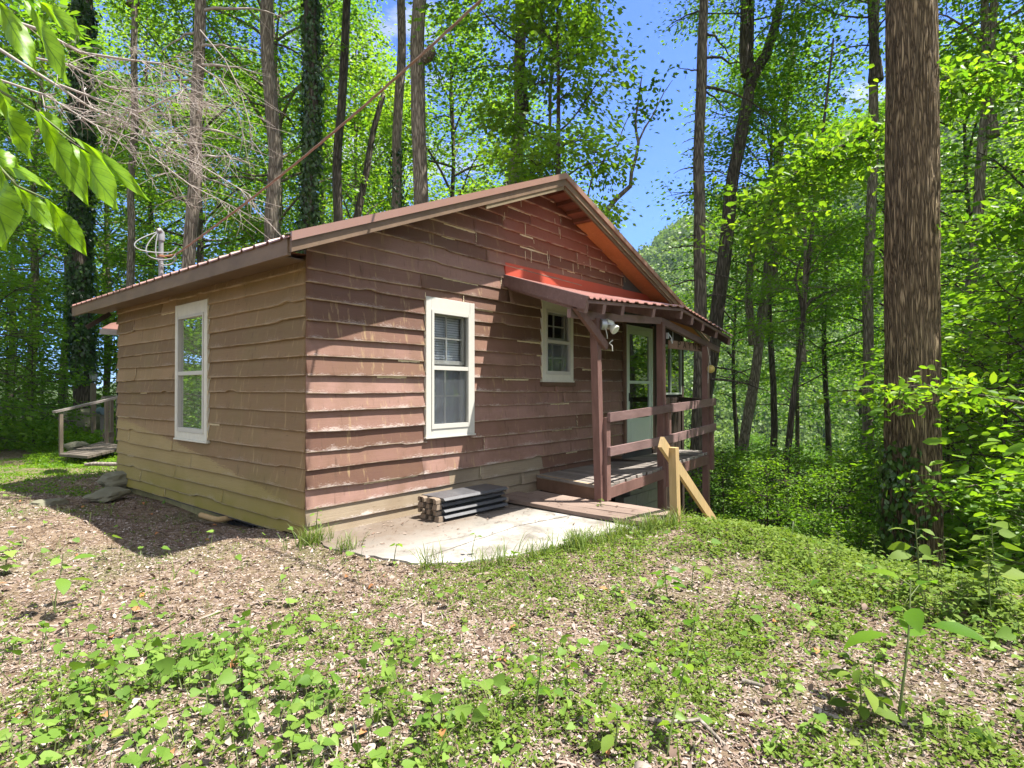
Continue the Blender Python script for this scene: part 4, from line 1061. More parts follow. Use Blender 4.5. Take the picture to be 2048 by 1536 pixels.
for (px, d, K, s, rz) in [
    (1540, 19, KT, .9, 1), (1655, 22, KT, .95, 2), (1790, 20, KT, .9, 3), (1950, 17, KT, .9, 4), (2100, 19, KA, .9, 5), (1590, 29, KT, 1.0, 6), (1470, 26, KT, .9, 1.6),
    (2040, 25, KB, 1.15, 2.7), (1870, 27, KC, 1.0, 3.7), (1725, 33, KT, 1.1, 1.7), (2200, 24, KC, 1.1, 1), (1990, 33, KC, 1.2, 1.3),
    (1500, 56, KA, .8, 1.7), (1600, 52, KB, 1.0, 2.6), (1700, 58, KA, .85, 3.6), (1800, 50, KC, .9, 4.6), (1900, 44, KA, 1.0, 5.6), (2010, 50, KB, 1.3, .1), (1560, 70, KB, 1.0, 1.2),
    (1460, 78, KC, .8, 2.2), (1650, 76, KA, .85, 3.2), (1760, 70, KC, .95, 4.2), (1860, 72, KA, 1.0, 5.3), (1980, 68, KC, 1.1, .6), (1380, 84, KA, .7, 2), (1420, 62, KB, .75, 3)]:
    o = place(K, px, d, rz, s); o['group'] = VG; o['label'] = 'bright green broadleaf tree on the falling valley slope'
UG = 'saplings under the trees on the right slope'
for (px, d, K, s, rz) in [
    (1450, 12.5, KS2, .55, 0), (1505, 14, KS2, .7, 1), (1570, 12.0, KS2, .62, 2), (1635, 13.5, KS2, .72, 3), (1690, 11.6, KS2, .66, 4), (1735, 13, KS, .55, 5), (1600, 16, KS, .6, .5), (1480, 17, KS, .6, 1.5),
    (1530, 10.4, KS2, .42, 2.6), (1655, 10.2, KS2, .45, 3.4), (1890, 10.5, KS, .85, 2.5), (2000, 9.2, KS, .85, 3.5), (2090, 7.8, KS, .9, 4.5), (1945, 12.5, KS, 1.0, 5.5), (2140, 10, KS, 1.1, .9), (1840, 14, KS, .9, 1.9), (1425, 14.5, KS2, .7, 5.9), (1700, 17, KS, .7, 4.1), (1560, 19, KS, .7, 2)]:
    o = place(K, px, d, rz, s); o['group'] = UG; o['label'] = 'slender dark green sapling on the slope beyond the porch'
LG = 'saplings at the edge of the left woods'
for (px, d, K, s, rz) in [(30, 20, KS, .7, 0), (70, 17, KS2, .8, 1), (232, 27, KS, 1.0, 2), (-40, 15, KS, .9, 3), (10, 26, KS, 1.1, 4), (130, 25, KS, .9, 5), (260, 25, KS, 1.2, 1.2), (80, 30, KS, 1.3, 2.2)]:
    o = place(K, px, d, rz, s); o['group'] = LG; o['label'] = 'dark green sapling at the edge of the left woods'
SG = 'shrubs beside the big oak trunk'
for (px, d, s, rz) in [(2060, 5.6, .70, 1), (2120, 5.2, .85, 2), (2130, 5.8, 1.2, 3), (2040, 7.2, 1.0, 4), (1975, 8.6, .9, .6), (2090, 7.4, 1.3, 1.6), (1715, 8.4, .5, 2.6), (1620, 8.8, .5, 3.6)]:
    o = place(KH, px, d, rz, s); o['group'] = SG; o['label'] = 'leafy green shrub on the bank around the big trunk'

# trees off to the right of the frame: they dapple the lower right corner and are mirrored in the door glass
for (x, y, s, rz) in [(11.0, -9.5, .9, 1), (15.5, -6.5, 1.0, 2), (13.5, -13, 1.0, 4), (19, -10, 1.1, 5)]:
    o = copy_thing(KC, (x, y, tz(x, y)-.1), rz, 'tree off to the right of the yard', s); o['group'] = VG; o['label'] = 'bright green broadleaf tree on the falling valley slope'

for (px, d, K, s, rz) in [(-700, 14, KB, 1.0, 1), (-1000, 17, KC, 1.0, 2), (-560, 18, KC, 1.1, 3), (-1500, 13, KB, .9, 4), (-800, 24, KA, 1.1, 5)]:
    o = place(K, px, d, rz, s); o['group'] = BG
for (px, d, s, rz) in [(-620, 12, 1.0, 0), (-760, 10, .9, 1), (-900, 13, 1.1, 2), (-1200, 12, 1.0, 3), (-680, 17, 1.3, 4), (-1050, 16, 1.2, 5), (-1600, 11, 1.0, 6)]:
    o = place(KS, px, d, rz, s); o['group'] = 'saplings at the edge of the left woods'; o['label'] = 'dark green sapling at the edge of the left woods'

# ------------------------------------------------------------------ trees one can tell apart
HC = []
for sd, rr in ((201, 3.4), (202, 3.0), (203, 3.6)):
    W, V, F, rn = grow(sd, 9, .4, rr, 26, 26, .165, .40, trunk=.13, up0=10, up1=55, sub_n=6)
    HC.append((W, np_mesh('crown', V, F, M['leaf_tree'], {'rnd': rn})))

def bark_tube(path, rad, n=14, amp=.06, seed=0, fz=1.0):
    """tapered trunk with an uneven outline"""
    P = np.asarray(path, float); L = np.concatenate([[0], np.cumsum(np.linalg.norm(np.diff(P, axis=0), axis=1))])
    m = max(12, int(L[-1]/.35)); s = np.linspace(0, L[-1], m); Q = np.stack([np.interp(s, L, P[:, c]) for c in range(3)], 1); r_ = np.interp(s, L, rad)
    for i in range(1, m-1): Q[i] += np.array([mnoise.noise((seed, s[i]*.5, 0)), mnoise.noise((seed, s[i]*.5, 7)), 0])*r_[i]*.35
    V, F = tube_np(Q, r_, n); c = np.repeat(Q, n, axis=0)
    for i in range(len(V)):
        d = V[i]-c[i]; V[i] = c[i]+d*(1+amp*mnoise.noise((d[0]*9+seed, d[1]*9, V[i][2]*.8*fz))*1.6)
    return V, F

def ivy_on(path, rad, z0, z1, n, seed, size=.10, arc=None, thick=.06):
    r = np.random.default_rng(seed); P = np.asarray(path, float)
    z = r.uniform(z0, z1, n); q = np.stack([np.interp(z, P[:, 2], P[:, c]) for c in range(3)], 1); rr = np.interp(z, P[:, 2], rad)
    a = r.uniform(0, 2*math.pi, n) if arc is None else r.normal(arc[0], arc[1], n)
    d = np.stack([np.cos(a), np.sin(a), np.zeros(n)], 1)
    lump = np.array([mnoise.noise((zz*.9, aa*1.2, seed)) for zz, aa in zip(z, a)])
    keep = lump > -.28; 
    pos = q+d*(rr+thick*np.abs(r.normal(size=n))*(1+lump*1.5)+.01)[:, None]
    ax = unit(np.array([0, 0, -1.0])+r.normal(size=(n, 3))*.45); nn = unit(d+r.normal(size=(n, 3))*.5); s = unit(np.cross(nn, ax)); nn = np.cross(ax, s)
    V, F = scatter(KITE[0], KITE[1], pos[keep], np.stack([ax, s, nn], -1)[keep], size*r.uniform(.6, 1.3, keep.sum()))
    return np_mesh('ivy', V, F, M['leaf_ivy'], {'rnd': r.random(len(F))})

def stub_branches(W, path, rad, spec, seed, long=1.0, droop=.25, fork=True):
    r = np.random.default_rng(seed); P = np.asarray(path)
    for (z, side, L) in spec:
        b = np.array([np.interp(z, P[:, 2], P[:, c]) for c in range(3)]); d = RT*side+FW*r.normal()*.5; d = d/np.linalg.norm(d)
        k = np.linspace(0, 1, 8)[:, None]; L *= long
        Q = b+d*L*k+np.array([0, 0, 1])*L*(.22*k*r.uniform(-.6, 1.2)-droop*k**2)+r.normal(size=(8, 3))*L*.015
        W.tube(Q, np.linspace(max(.014, .027*L**.6), .005, 8), 5)
        if fork and L > .6:
            for j in range(int(2+L*2.5)):
                q = r.uniform(.25, .95); c = np.array([np.interp(q, k[:, 0], Q[:, m]) for m in range(3)])
                e = c+(d*r.uniform(.2, .8)+r.normal(size=3)*.5+np.array([0, 0, -.25]))*L*.32
                W.tube([c, (c+e)/2+r.normal(size=3)*.03*L, e], [.007, .005, .0025], 4, cap=False)

def tall_tree(label, top, bot, dep, w0, w1, mat='bark', crown=0, cz=0.0, name='tall_tree', ivy=None, stubs=None, extra=None, H=None, cs=1.0, crz=0.0):
    """trunk seen from pixel bot to pixel top at a distance; it goes on down to the ground and up out of view"""
    a = at(bot[0], bot[1], dep); b = at(top[0], top[1], dep); d = (b-a)/(b[2]-a[2])
    g = a+d*(tz(a[0], a[1])-.3-a[2]); h = b+d*((H or (b[2]+6.5))-b[2])
    ca = math.cos(math.atan((bot[0]-1024)/FPX)); r0, r1 = w0*dep/FPX/2*ca, w1*dep/FPX/2*ca    # a round trunk looks wider away from the centre of the picture
    base = np.array([g[0], g[1], tz(g[0], g[1])]); t = thing(name, label, 'tree', tuple(base))
    mid = [a+(b-a)*k+RT*math.sin(k*5+top[0])*r0*.5 for k in (.33, .66)]
    path = np.array([g, g+(a-g)*.12, a, mid[0], mid[1], b, (b+h)/2, h])-base
    rad = np.array([r0*1.7, r0*1.25, r0, sub(r0, r1, .33), sub(r0, r1, .66), r1, r1*.72, r1*.4])
    V, F = bark_tube(path, rad, 14, .07, top[0]*.01)
    W = MB(); W.faces(V.tolist(), F.tolist(), 0, None, True)
    if extra: extra(W, path, rad, base)
    W.build('trunk', M[mat], t)
    if stubs: 
        
        for k_, (z, s, L) in enumerate(stubs):
            B = MB(); stub_branches(B, path, rad, [(z-base[2], s, L)], int(top[0])+k_*7); B.build('dead_branch', M['twig'] if mat == 'bark' and dep < 14 else M['bark_dark'], t)
    if ivy: link('ivy', ivy_on(path, rad, ivy[0]-base[2], ivy[1]-base[2], ivy[2], int(top[0]), ivy[3], ivy[4] if len(ivy) > 4 else None), t)
    if crown is not None:
        Wc, me = HC[crown]
        c = link('crown', me, t); c.location = tuple(b-base+np.array([0, 0, cz])); c.scale = (cs,)*3; c.rotation_euler = (0, 0, crz)
        bme = bpy.data.meshes.get('crown_limbs_%d' % crown)
        if bme is None:
            o = Wc.build('crown_limbs', M[mat], t); o.data.name = 'crown_limbs_%d' % crown
        else: o = link('crown_limbs', bme, t)
        o.location = c.location; o.scale = c.scale; o.rotation_euler = c.rotation_euler
    return t

zt = lambda py, d: float(at(1024, py, d)[2])
tall_tree('thick ivy covered tree at the far left beyond the lamp post', (166, 0), (168, 830), 22.0, 40, 38, 'bark_dark', 0, .5, ivy=(1.6, 16, 12000, .17), cs=.9)
tall_tree('thin bare gray trunk behind the roof mast, second from the left', (268, 90), (262, 540), 20, 17, 14, 'bark', 1, 2.0, crz=1)
tall_tree('gray trunk with many dead drooping twigs right of the roof mast', (402, 0), (377, 530), 12.6, 29, 23, 'bark', 2, 1.8, crz=2,
          stubs=[(zt(20, 12.6), 1, 1.9), (zt(95, 12.6), 1, 1.5), (zt(130, 12.6), 1, 1.6), (zt(255, 12.6), 1, 1.4), (zt(200, 12.6), 1, 1.1), (zt(310, 12.6), 1, 1.3), (zt(160, 12.6), -1, 1.1), (zt(60, 12.6), -1, 1.2), (zt(350, 12.6), 1, 1.0), (zt(390, 12.6), -1, .8)])
tall_tree('straight pale gray trunk standing right behind the eave, widest left of the ivy trunk', (534, 0), (546, 470), 14.4, 29, 26, 'bark', 0, 1.5, crz=3, stubs=[(zt(60, 14), 1, 1.6), (zt(200, 14), -1, .9)])
tall_tree('dark trunk wrapped in ivy rising behind the middle of the left roof slope', (621, 0), (618, 450), 15.5, 27, 25, 'bark_dark', 1, 1.5, ivy=(2.5, 12.5, 6800, .13), crz=4)
tall_tree('slim dark trunk just right of the ivy wrapped trunk', (694, 0), (675, 430), 17.5, 19, 16, 'bark_dark', 2, 1.8, crz=5)
tall_tree('thin leaning trunk between two upright trunks behind the roof', (768, 180), (716, 425), 19, 15, 10, 'bark_dark', None, H=9.6)
tall_tree('trunk with a little ivy low down, left of the knotted trunk', (802, 0), (793, 410), 16.6, 19, 17, 'bark', 1, 1.6, ivy=(5.0, 8.2, 700, .11), crz=.5)
def knot(W, path, rad, base):
    p = np.array(at(858, 108, 14.6))-base
    W.tube([p+RT*-.18+UP*-.16, p+RT*-.05+UP*-.03, p+RT*.06+UP*.06, p+RT*.02+UP*.2], [.12, .17, .13, .08], 12)
tall_tree('stout gray trunk with a swollen knot behind the roof ridge', (838, 0), (843, 400), 14.6, 30, 27, 'bark', 2, 1.5, extra=knot, crz=1.5)
def limbs10(W, path, rad, base):
    q = [at(*p)-base for p in ((1048, 60, 15), (1075, 55, 14.9), (1100, 80, 14.8), (1112, 100, 14.7), (1106, 130, 14.7), (1100, 180, 14.7), (1100, 300, 14.8))]
    W.tube(q, [.11, .10, .08, .07, .06, .05, .03], 8)
    q = [at(*p)-base for p in ((1042, 380, 15), (1050, 350, 14.9), (1060, 360, 14.8), (1068, 372, 14.8))]
    W.tube(q, [.09, .07, .05, .03], 7)
T10 = tall_tree('dark trunk in leaf directly behind the roof peak, limb arching right', (1043, 0), (1030, 380), 15.0, 26, 21, 'bark', 0, -2.4, extra=limbs10, cs=.85, crz=2.5)
W_, V_, F_, rn_ = grow(231, 7, .3, 2.5, 26, 34, .175, .34, trunk=.09, up0=10, up1=55, sub_n=6)
CR2 = np_mesh('crown', V_, F_, M['leaf_tree'], {'rnd': np.clip(rn_*.7+.3, 0, 1)})
o = link('crown', CR2, T10); p = at(1122, 235, 13.2)-np.array(T10.location); o.location = tuple(p+np.array([0, 0, -2.9])); o.scale = (.72, .72, .9)
o = W_.build('crown_limbs', M['bark_dark'], T10); o.location = tuple(p+np.array([0, 0, -2.9])); o.scale = (.72, .72, .9)
# bare crooked limb against the sky
bt = thing('bare_tree', 'crooked leafless branch tree against the blue sky right of the roof peak', 'tree', tuple(at(1180, 500, 14)))
base = np.array(bt.location); zg = tz(base[0], base[1])-base[2]
W = MB()
Q = [np.array([-.6, .3, zg])]+[at(*p)-base for p in ((1150, 560, 14), (1205, 432, 14), (1232, 398, 14), (1261, 372, 14), (1263, 345, 14), (1273, 310, 14), (1277, 285, 14), (1272, 262, 14), (1271, 240, 14), (1278, 190, 14), (1284, 150, 14))]
W.tube(Q, [.12, .08, .065, .058, .052, .046, .042, .038, .034, .03, .022, .012], 8)
for br_ in (((1277, 283), (1290, 255), (1305, 232), (1318, 205), (1328, 185), (1345, 160)), ((1205, 325), (1218, 298), (1236, 292), (1243, 265), (1256, 235), (1272, 215)), ((1265, 340), (1255, 318), (1246, 302)), ((1180, 304), (1200, 305), (1218, 298)), ((1172, 420), (1178, 380), (1188, 340), (1205, 325))):
    W.tube([at(p[0], p[1], 14)-base for p in br_], np.linspace(.028, .006, len(br_)), 6)
W.build('branch', M['bark'], bt)
r = np.random.default_rng(8); cl = np.array([at(1300+r.normal()*30, 170+r.normal()*35, 14)-base for _ in range(22)]+[at(1290+r.normal()*10, 235+r.normal()*12, 14)-base for _ in range(5)])
idx = np.repeat(np.arange(len(cl)), 9); V, F = scatter(KITE[0], KITE[1], cl[idx]+r.normal(size=(len(idx), 3))*.13, frames(len(idx), r), .15)
link('leaves', np_mesh('leaves', V, F, M['leaf_tree'], {'rnd': r.random(len(F))}), bt)

d12 = 14.0
tall_tree('conifer trunk with short dead snags at the right end of the porch', (1408, 0), (1390, 1040), d12, 30, 19, 'bark_mid', 1, 1.2, crz=3.5, cs=.8,
          stubs=[(zt(y_, d12), s, L) for y_, s, L in ((20, -1, 1.0), (60, 1, 1.6), (115, 1, 1.9), (145, -1, .8), (175, 1, 2.2), (180, 1, 1.2), (190, -1, .45), (225, -1, .4), (240, -1, .38), (262, -1, .36), (275, -1, .42), (293, -1, .5), (335, -1, .6), (345, 1, .8), (390, -1, .6), (430, 1, .7), (470, -1, .7), (490, -1, .9), (500, 1, .9), (545, 1, 1.0), (560, -1, 1.0), (590, 1, 1.2), (630, -1, .5), (730, 1, 1.4), (760, 1, 1.8), (830, 1, .9))])
def fork13(W, path, rad, base):
    q = [at(*p)-base for p in ((1498, 175, 16.2), (1512, 140, 16.2), (1532, 110, 16.2), (1548, 60, 16.2), (1562, 0, 16.2), (1580, -120, 16.3))]
    W.tube(q, [.17, .16, .14, .13, .11, .06], 10)
    q = [at(*p)-base for p in ((1493, 150, 16.2), (1488, 100, 16.2), (1490, 40, 16.2), (1487, -60, 16.2))]
    W.tube(q, [.16, .14, .13, .10], 10)
T13 = tall_tree('forked leaning trunk just right of the porch conifer', (1497, 190), (1425, 690), 16.2, 30, 24, 'bark_dark', 0, 1.0, extra=fork13, crz=4.5, cs=.75, H=10.2)
o = link('crown', HC[2][1], T13); p = at(1545, 330, 16.5)-np.array(T13.location); o.location = tuple(p+np.array([0, 0, -2.4])); o.scale = (.55, .55, .6); o.rotation_euler = (0, 0, 1)
def twin14(W, path, rad, base):
    q = [at(*p)-base for p in ((1505, 690, 18), (1497, 600, 18), (1503, 500, 18), (1510, 400, 18))]; W.tube(q, [.12, .12, .10, .06], 9)
tall_tree('twin stemmed pale trunk on the slope left of the thin sapling trunk', (1545, 430), (1490, 880), 18, 22, 18, 'bark', 2, -2.0, extra=twin14, crz=5.5, cs=.7)
def fork15(W, path, rad, base):
    for P_ in (((1606, 622), (1622, 600), (1655, 585), (1700, 570)), ((1606, 620), (1600, 595), (1590, 560), (1600, 520))):
        W.tube([at(p[0], p[1], 14)-base for p in P_], np.linspace(.055, .015, 4), 7)
tall_tree('thin crooked sapling trunk in the middle of the right slope', (1607, 615), (1572, 930), 14, 14, 10, 'bark_dark', 1, -1.0, extra=fork15, crz=.7, cs=.5)
tall_tree('straight slim trunk left of the big oak', (1750, 0), (1737, 830), 14.6, 24, 19, 'bark', 0, -1.6, crz=1.7, cs=.8)
T18 = tall_tree('leaning gray trunk on the right behind the big oak', (1978, 130), (1902, 960), 13.2, 27, 20, 'bark', 1, -1.2, crz=2.7, cs=.8)
def limb18(W, path, rad, base):
    pass
# the big oak in front
def oak():
    dep = 7.4; a = at(1824, 1080, dep); b = at(1823, 0, dep); base = np.array([a[0], a[1], tz(a[0], a[1])])
    t = thing('oak_tree', 'massive furrowed oak trunk standing close on the right', 'tree', tuple(base))
    zs_ = np.linspace(-.4, 15, 420); n = 150
    w = np.interp(zs_, [-.4, .15, .6, 2.2, 5, 8, 15], [185, 146, 122, 111, 107, 102, 70])*dep/FPX/2*.835
    cx = np.interp(zs_, [a[2]-base[2], b[2]-base[2]], [0, b[0]-a[0]]); cy = np.interp(zs_, [a[2]-base[2], b[2]-base[2]], [0, b[1]-a[1]])
    V = np.zeros((len(zs_), n, 3)); an = np.arange(n)*2*math.pi/n
    for i, z in enumerate(zs_):
        for j in range(n):
            c, s = math.cos(an[j]), math.sin(an[j])
            # furrows: cellular ridges stretched along the trunk
            wob = mnoise.noise((c*2.2, s*2.2, z*1.6))*.35
            dd, _ = mnoise.voronoi((c*7.6+wob*1.4, s*7.6+wob*1.4, z*.72))
            rdg = min(1, (dd[1]-dd[0])*2.6)
            V[i, j] = (cx[i]+c*w[i]*1, cy[i]+s*w[i], z); rr = w[i]*(1+.085*(rdg-.6)+.03*mnoise.noise((c*1.5, s*1.5, z*.5)))+.0045*mnoise.noise((c*30, s*30, z*9))
            V[i, j, 0] = cx[i]+c*rr; V[i, j, 1] = cy[i]+s*rr
    idx = np.arange(len(zs_)*n).reshape(len(zs_), n); nx = np.roll(idx, -1, 1)
    F = np.stack([idx[:-1], nx[:-1], nx[1:], idx[1:]], -1).reshape(-1, 4)
    link('trunk', np_mesh('trunk', V.reshape(-1, 3), F, M['bark_oak'], smooth_=True), t)
    path = np.array([(0, 0, -.4), (0, 0, 3), (0, 0, 8)]); rad = [.36, .30, .28]
    ang = math.atan2(-RT[1]-FW[1]*.4, -RT[0]-FW[0]*.4)
    link('ivy', ivy_on(path, rad, .0, 1.9, 900, 77, .085, (ang, .55), .05), t)
    o = link('crown', HC[0][1], t); o.location = (3.2, .8, 12.5); o.scale = (.8, .8, .9)
    B = MB()
    for z, sd, L in ((9.5, 1, 3), (11, -1, 2.5), (12.5, 1, 2.5)):
        q = np.array([cx[-1]*z/15, cy[-1]*z/15, z]); B.tube([q, q+RT*sd*L*.5+np.array([0, 0, L*.35]), q+RT*sd*L+np.array([0, 0, L*.9])], [.14, .09, .03], 8)
    B.build('limb', M['bark_dark'], t)
oak()

# dark drooping spray of leaves left of the oak, and a limb from the right
def spray(name, label, pts, r0, seed, n, leaf, depth_sp=.25, mat='leaf_tree', sp=.22):
    r = np.random.default_rng(seed); base = np.array(at(*pts[0])); t = thing(name, label, 'branch', tuple(base)); P = np.array([at(*p)-base for p in pts])
    W = MB(); W.tube(P, np.linspace(r0, .006, len(P)), 7)
    k = np.linspace(0, 1, len(P)); C = []
    for _ in range(n):
        q = r.uniform(.12, 1); b = np.array([np.interp(q, k, P[:, c]) for c in range(3)])
        e = b+(RT*r.normal()*.5+FW*r.normal()*.6+np.array([0, 0, r.normal()*.22-.16]))*(.9 if n > 30 else .6); W.tube([b, (b+e)/2, e], [.007, .005, .003], 4, cap=False)
        for w in range(4): C.append(b+(e-b)*(.3+.25*w)+r.normal(size=3)*.04)
    C = np.array(C); idx = np.repeat(np.arange(len(C)), 8)
    V, F = scatter(OVAL[0], OVAL[1], C[idx]+r.normal(size=(len(idx), 3))*np.array([sp, sp, sp*.5])*.6, frames(len(idx), r, .6, .2), leaf*r.uniform(.6, 1.2, len(idx)))
    W.build('limb', M['bark_dark'], t); link('leaves', np_mesh('leaves', V, F, M[mat], {'rnd': np.repeat(r.random(len(idx)), 2)}), t)
spray('tree_branch', 'long leafy branch drooping left of the big oak', [(1772, 235, 8.6), (1740, 268, 8.6), (1690, 290, 8.7), (1640, 310, 8.8), (1590, 345, 8.9), (1545, 400, 9.0), (1520, 470, 9.1)], .035, 61, 60, .13, mat='leaf_shrub', sp=.3)
spray('tree_branch', 'dark leafy limb reaching in from the right edge at the top', [(2180, 60, 7.6), (2048, 110, 7.6), (1980, 135, 7.7), (1920, 155, 7.8), (1885, 152, 7.9)], .05, 62, 34, .12, mat='leaf_tree', sp=.3)
spray('tree_branch', 'leafy branch at the right edge halfway up beside the oak', [(2200, 360, 7.2), (2090, 400, 7.2), (2000, 430, 7.3), (1930, 445, 7.5)], .03, 63, 36, .12, mat='leaf_shrub', sp=.3)
spray('tree_branch', 'low leafy branch crossing the front of the big oak trunk', [(2110, 820, 6.2), (2010, 800, 6.2), (1930, 785, 6.2), (1850, 770, 6.3), (1795, 775, 6.4)], .018, 64, 12, .115, mat='leaf_shrub', sp=.2)
spray('tree_branch', 'low twig of pointed leaves over the foot of the oak', [(2110, 1010, 5.8), (2020, 985, 5.8), (1950, 970, 5.9), (1890, 985, 6.0), (1850, 995, 6.1)], .012, 65, 7, .10, mat='leaf_shrub', sp=.2)
spray('tree_branch', 'leafy branch hanging at the top edge left of the dead twigs', [(-60, 20, 8.5), (40, 30, 8.5), (110, 60, 8.6), (180, 110, 8.8)], .03, 66, 16, .15, mat='leaf_tree', sp=.3)

# ------------------------------------------------------------------ bare conifer branch, upper left
def dead_branch():
    r = np.random.default_rng(31); base = np.array(at(-60, 60, 7.0)); t = thing('dead_branch', 'big pale dead conifer branch with tangled bare twigs at the upper left', 'branch', tuple(base))
    W = MB()
    mains = [[(-60, 60, 7.0), (40, 125, 7.0), (120, 175, 7.0), (180, 215, 7.1), (240, 240, 7.2), (300, 268, 7.3), (360, 310, 7.4)],
             [(-40, 20, 7.3), (80, 60, 7.3), (160, 105, 7.4), (260, 120, 7.5), (330, 128, 7.6), (385, 145, 7.7)],
             [(0, 160, 6.8), (90, 190, 6.8), (190, 250, 6.9), (260, 275, 7.0), (330, 300, 7.1)],
             [(120, 170, 7.0), (200, 200, 7.0), (280, 225, 7.0), (350, 190, 7.1), (375, 175, 7.1)],
             [(40, 110, 7.2), (140, 130, 7.3), (220, 175, 7.4), (300, 190, 7.5), (370, 210, 7.6)]]
    def wig(P, L, lev):
        for _ in range(lev[0]):
            q = r.uniform(.15, 1); k = np.linspace(0, 1, len(P)); b = np.array([np.interp(q, k, P[:, c]) for c in range(3)])
            d = RT*r.normal(.55, .45)+UP*r.normal(-.25, .5)+FW*r.normal()*.5; d /= np.linalg.norm(d); l = L*r.uniform(.5, 1.3); kk = np.linspace(0, 1, 6)[:, None]
            Q = b+d*l*kk+UP*l*(.28*kk**2*r.normal(-.1, .8))+RT*l*.22*kk**2*r.normal()
            W.tube(Q, np.linspace(lev[1], lev[1]*.35, 6), 4, cap=False)
            if len(lev) > 2: wig(Q, L*.55, lev[2:])
    for i, m in enumerate(mains):
        P = np.array([at(*p)-base for p in m]); W.tube(P, np.linspace(.024 if i < 2 else .015, .006, len(P)), 6)
        wig(P, .62, (13, .0065, 5, .0038, 2, .0028))
    W.build('twigs', M['twig'], t)
dead_branch()
def hang_twigs():
    r = np.random.default_rng(37); base = np.array(at(330, 300, 9.0)); t = thing('dead_twigs', 'hanging bare dead twigs between the roof mast and the pale trunks', 'branch', tuple(base)); W = MB()
    for m in ([(330, 300, 9), (400, 330, 9), (450, 360, 9), (500, 390, 9), (520, 440, 9)], [(300, 310, 9.2), (380, 370, 9.2), (440, 400, 9.2), (480, 420, 9.3)], [(340, 280, 9.3), (420, 290, 9.3), (450, 300, 9.3), (470, 330, 9.3)], [(400, 60, 9.4), (450, 120, 9.4), (480, 180, 9.5), (500, 250, 9.5), (505, 300, 9.5)], [(395, 130, 9.3), (440, 160, 9.3), (470, 210, 9.3), (490, 280, 9.3)]):
        P = np.array([at(*p)-base for p in m]); W.tube(P, np.linspace(.012, .004, len(P)), 5)
        for _ in range(22):
            q = r.uniform(.1, 1); k = np.linspace(0, 1, len(P)); b = np.array([np.interp(q, k, P[:, c]) for c in range(3)]); l = r.uniform(.2, .65); kk = np.linspace(0, 1, 6)[:, None]
            d = RT*r.normal(.3, .5)+UP*r.normal(-.5, .35)+FW*r.normal()*.3
            Q = b+d*l*kk+RT*l*.5*kk**2*r.normal()-UP*l*.3*kk**2; W.tube(Q, np.linspace(.0045, .002, 6), 4, cap=False)
    W.build('twigs', M['twig'], t)
hang_twigs()
rt2 = MB(); r = np.random.default_rng(4)
for _ in range(16):
    y = r.uniform(1.4, 3.0); xx = r.uniform(.9, 2.2); z = float(roof_l(xx))+.03; d = r.normal(size=2)*.35
    rt2.tube([(xx, y, z+.0), (xx+d[0]*.5, y+d[1]*.5, float(roof_l(xx+d[0]*.5))+r.uniform(.04, .12)), (xx+d[0], y+d[1], float(roof_l(xx+d[0]))+.03)], [.006, .005, .003], 5)
tag(rt2.build('roof_twigs', M['twig']), 'small heap of dead twigs lying on the red roof', 'twigs')
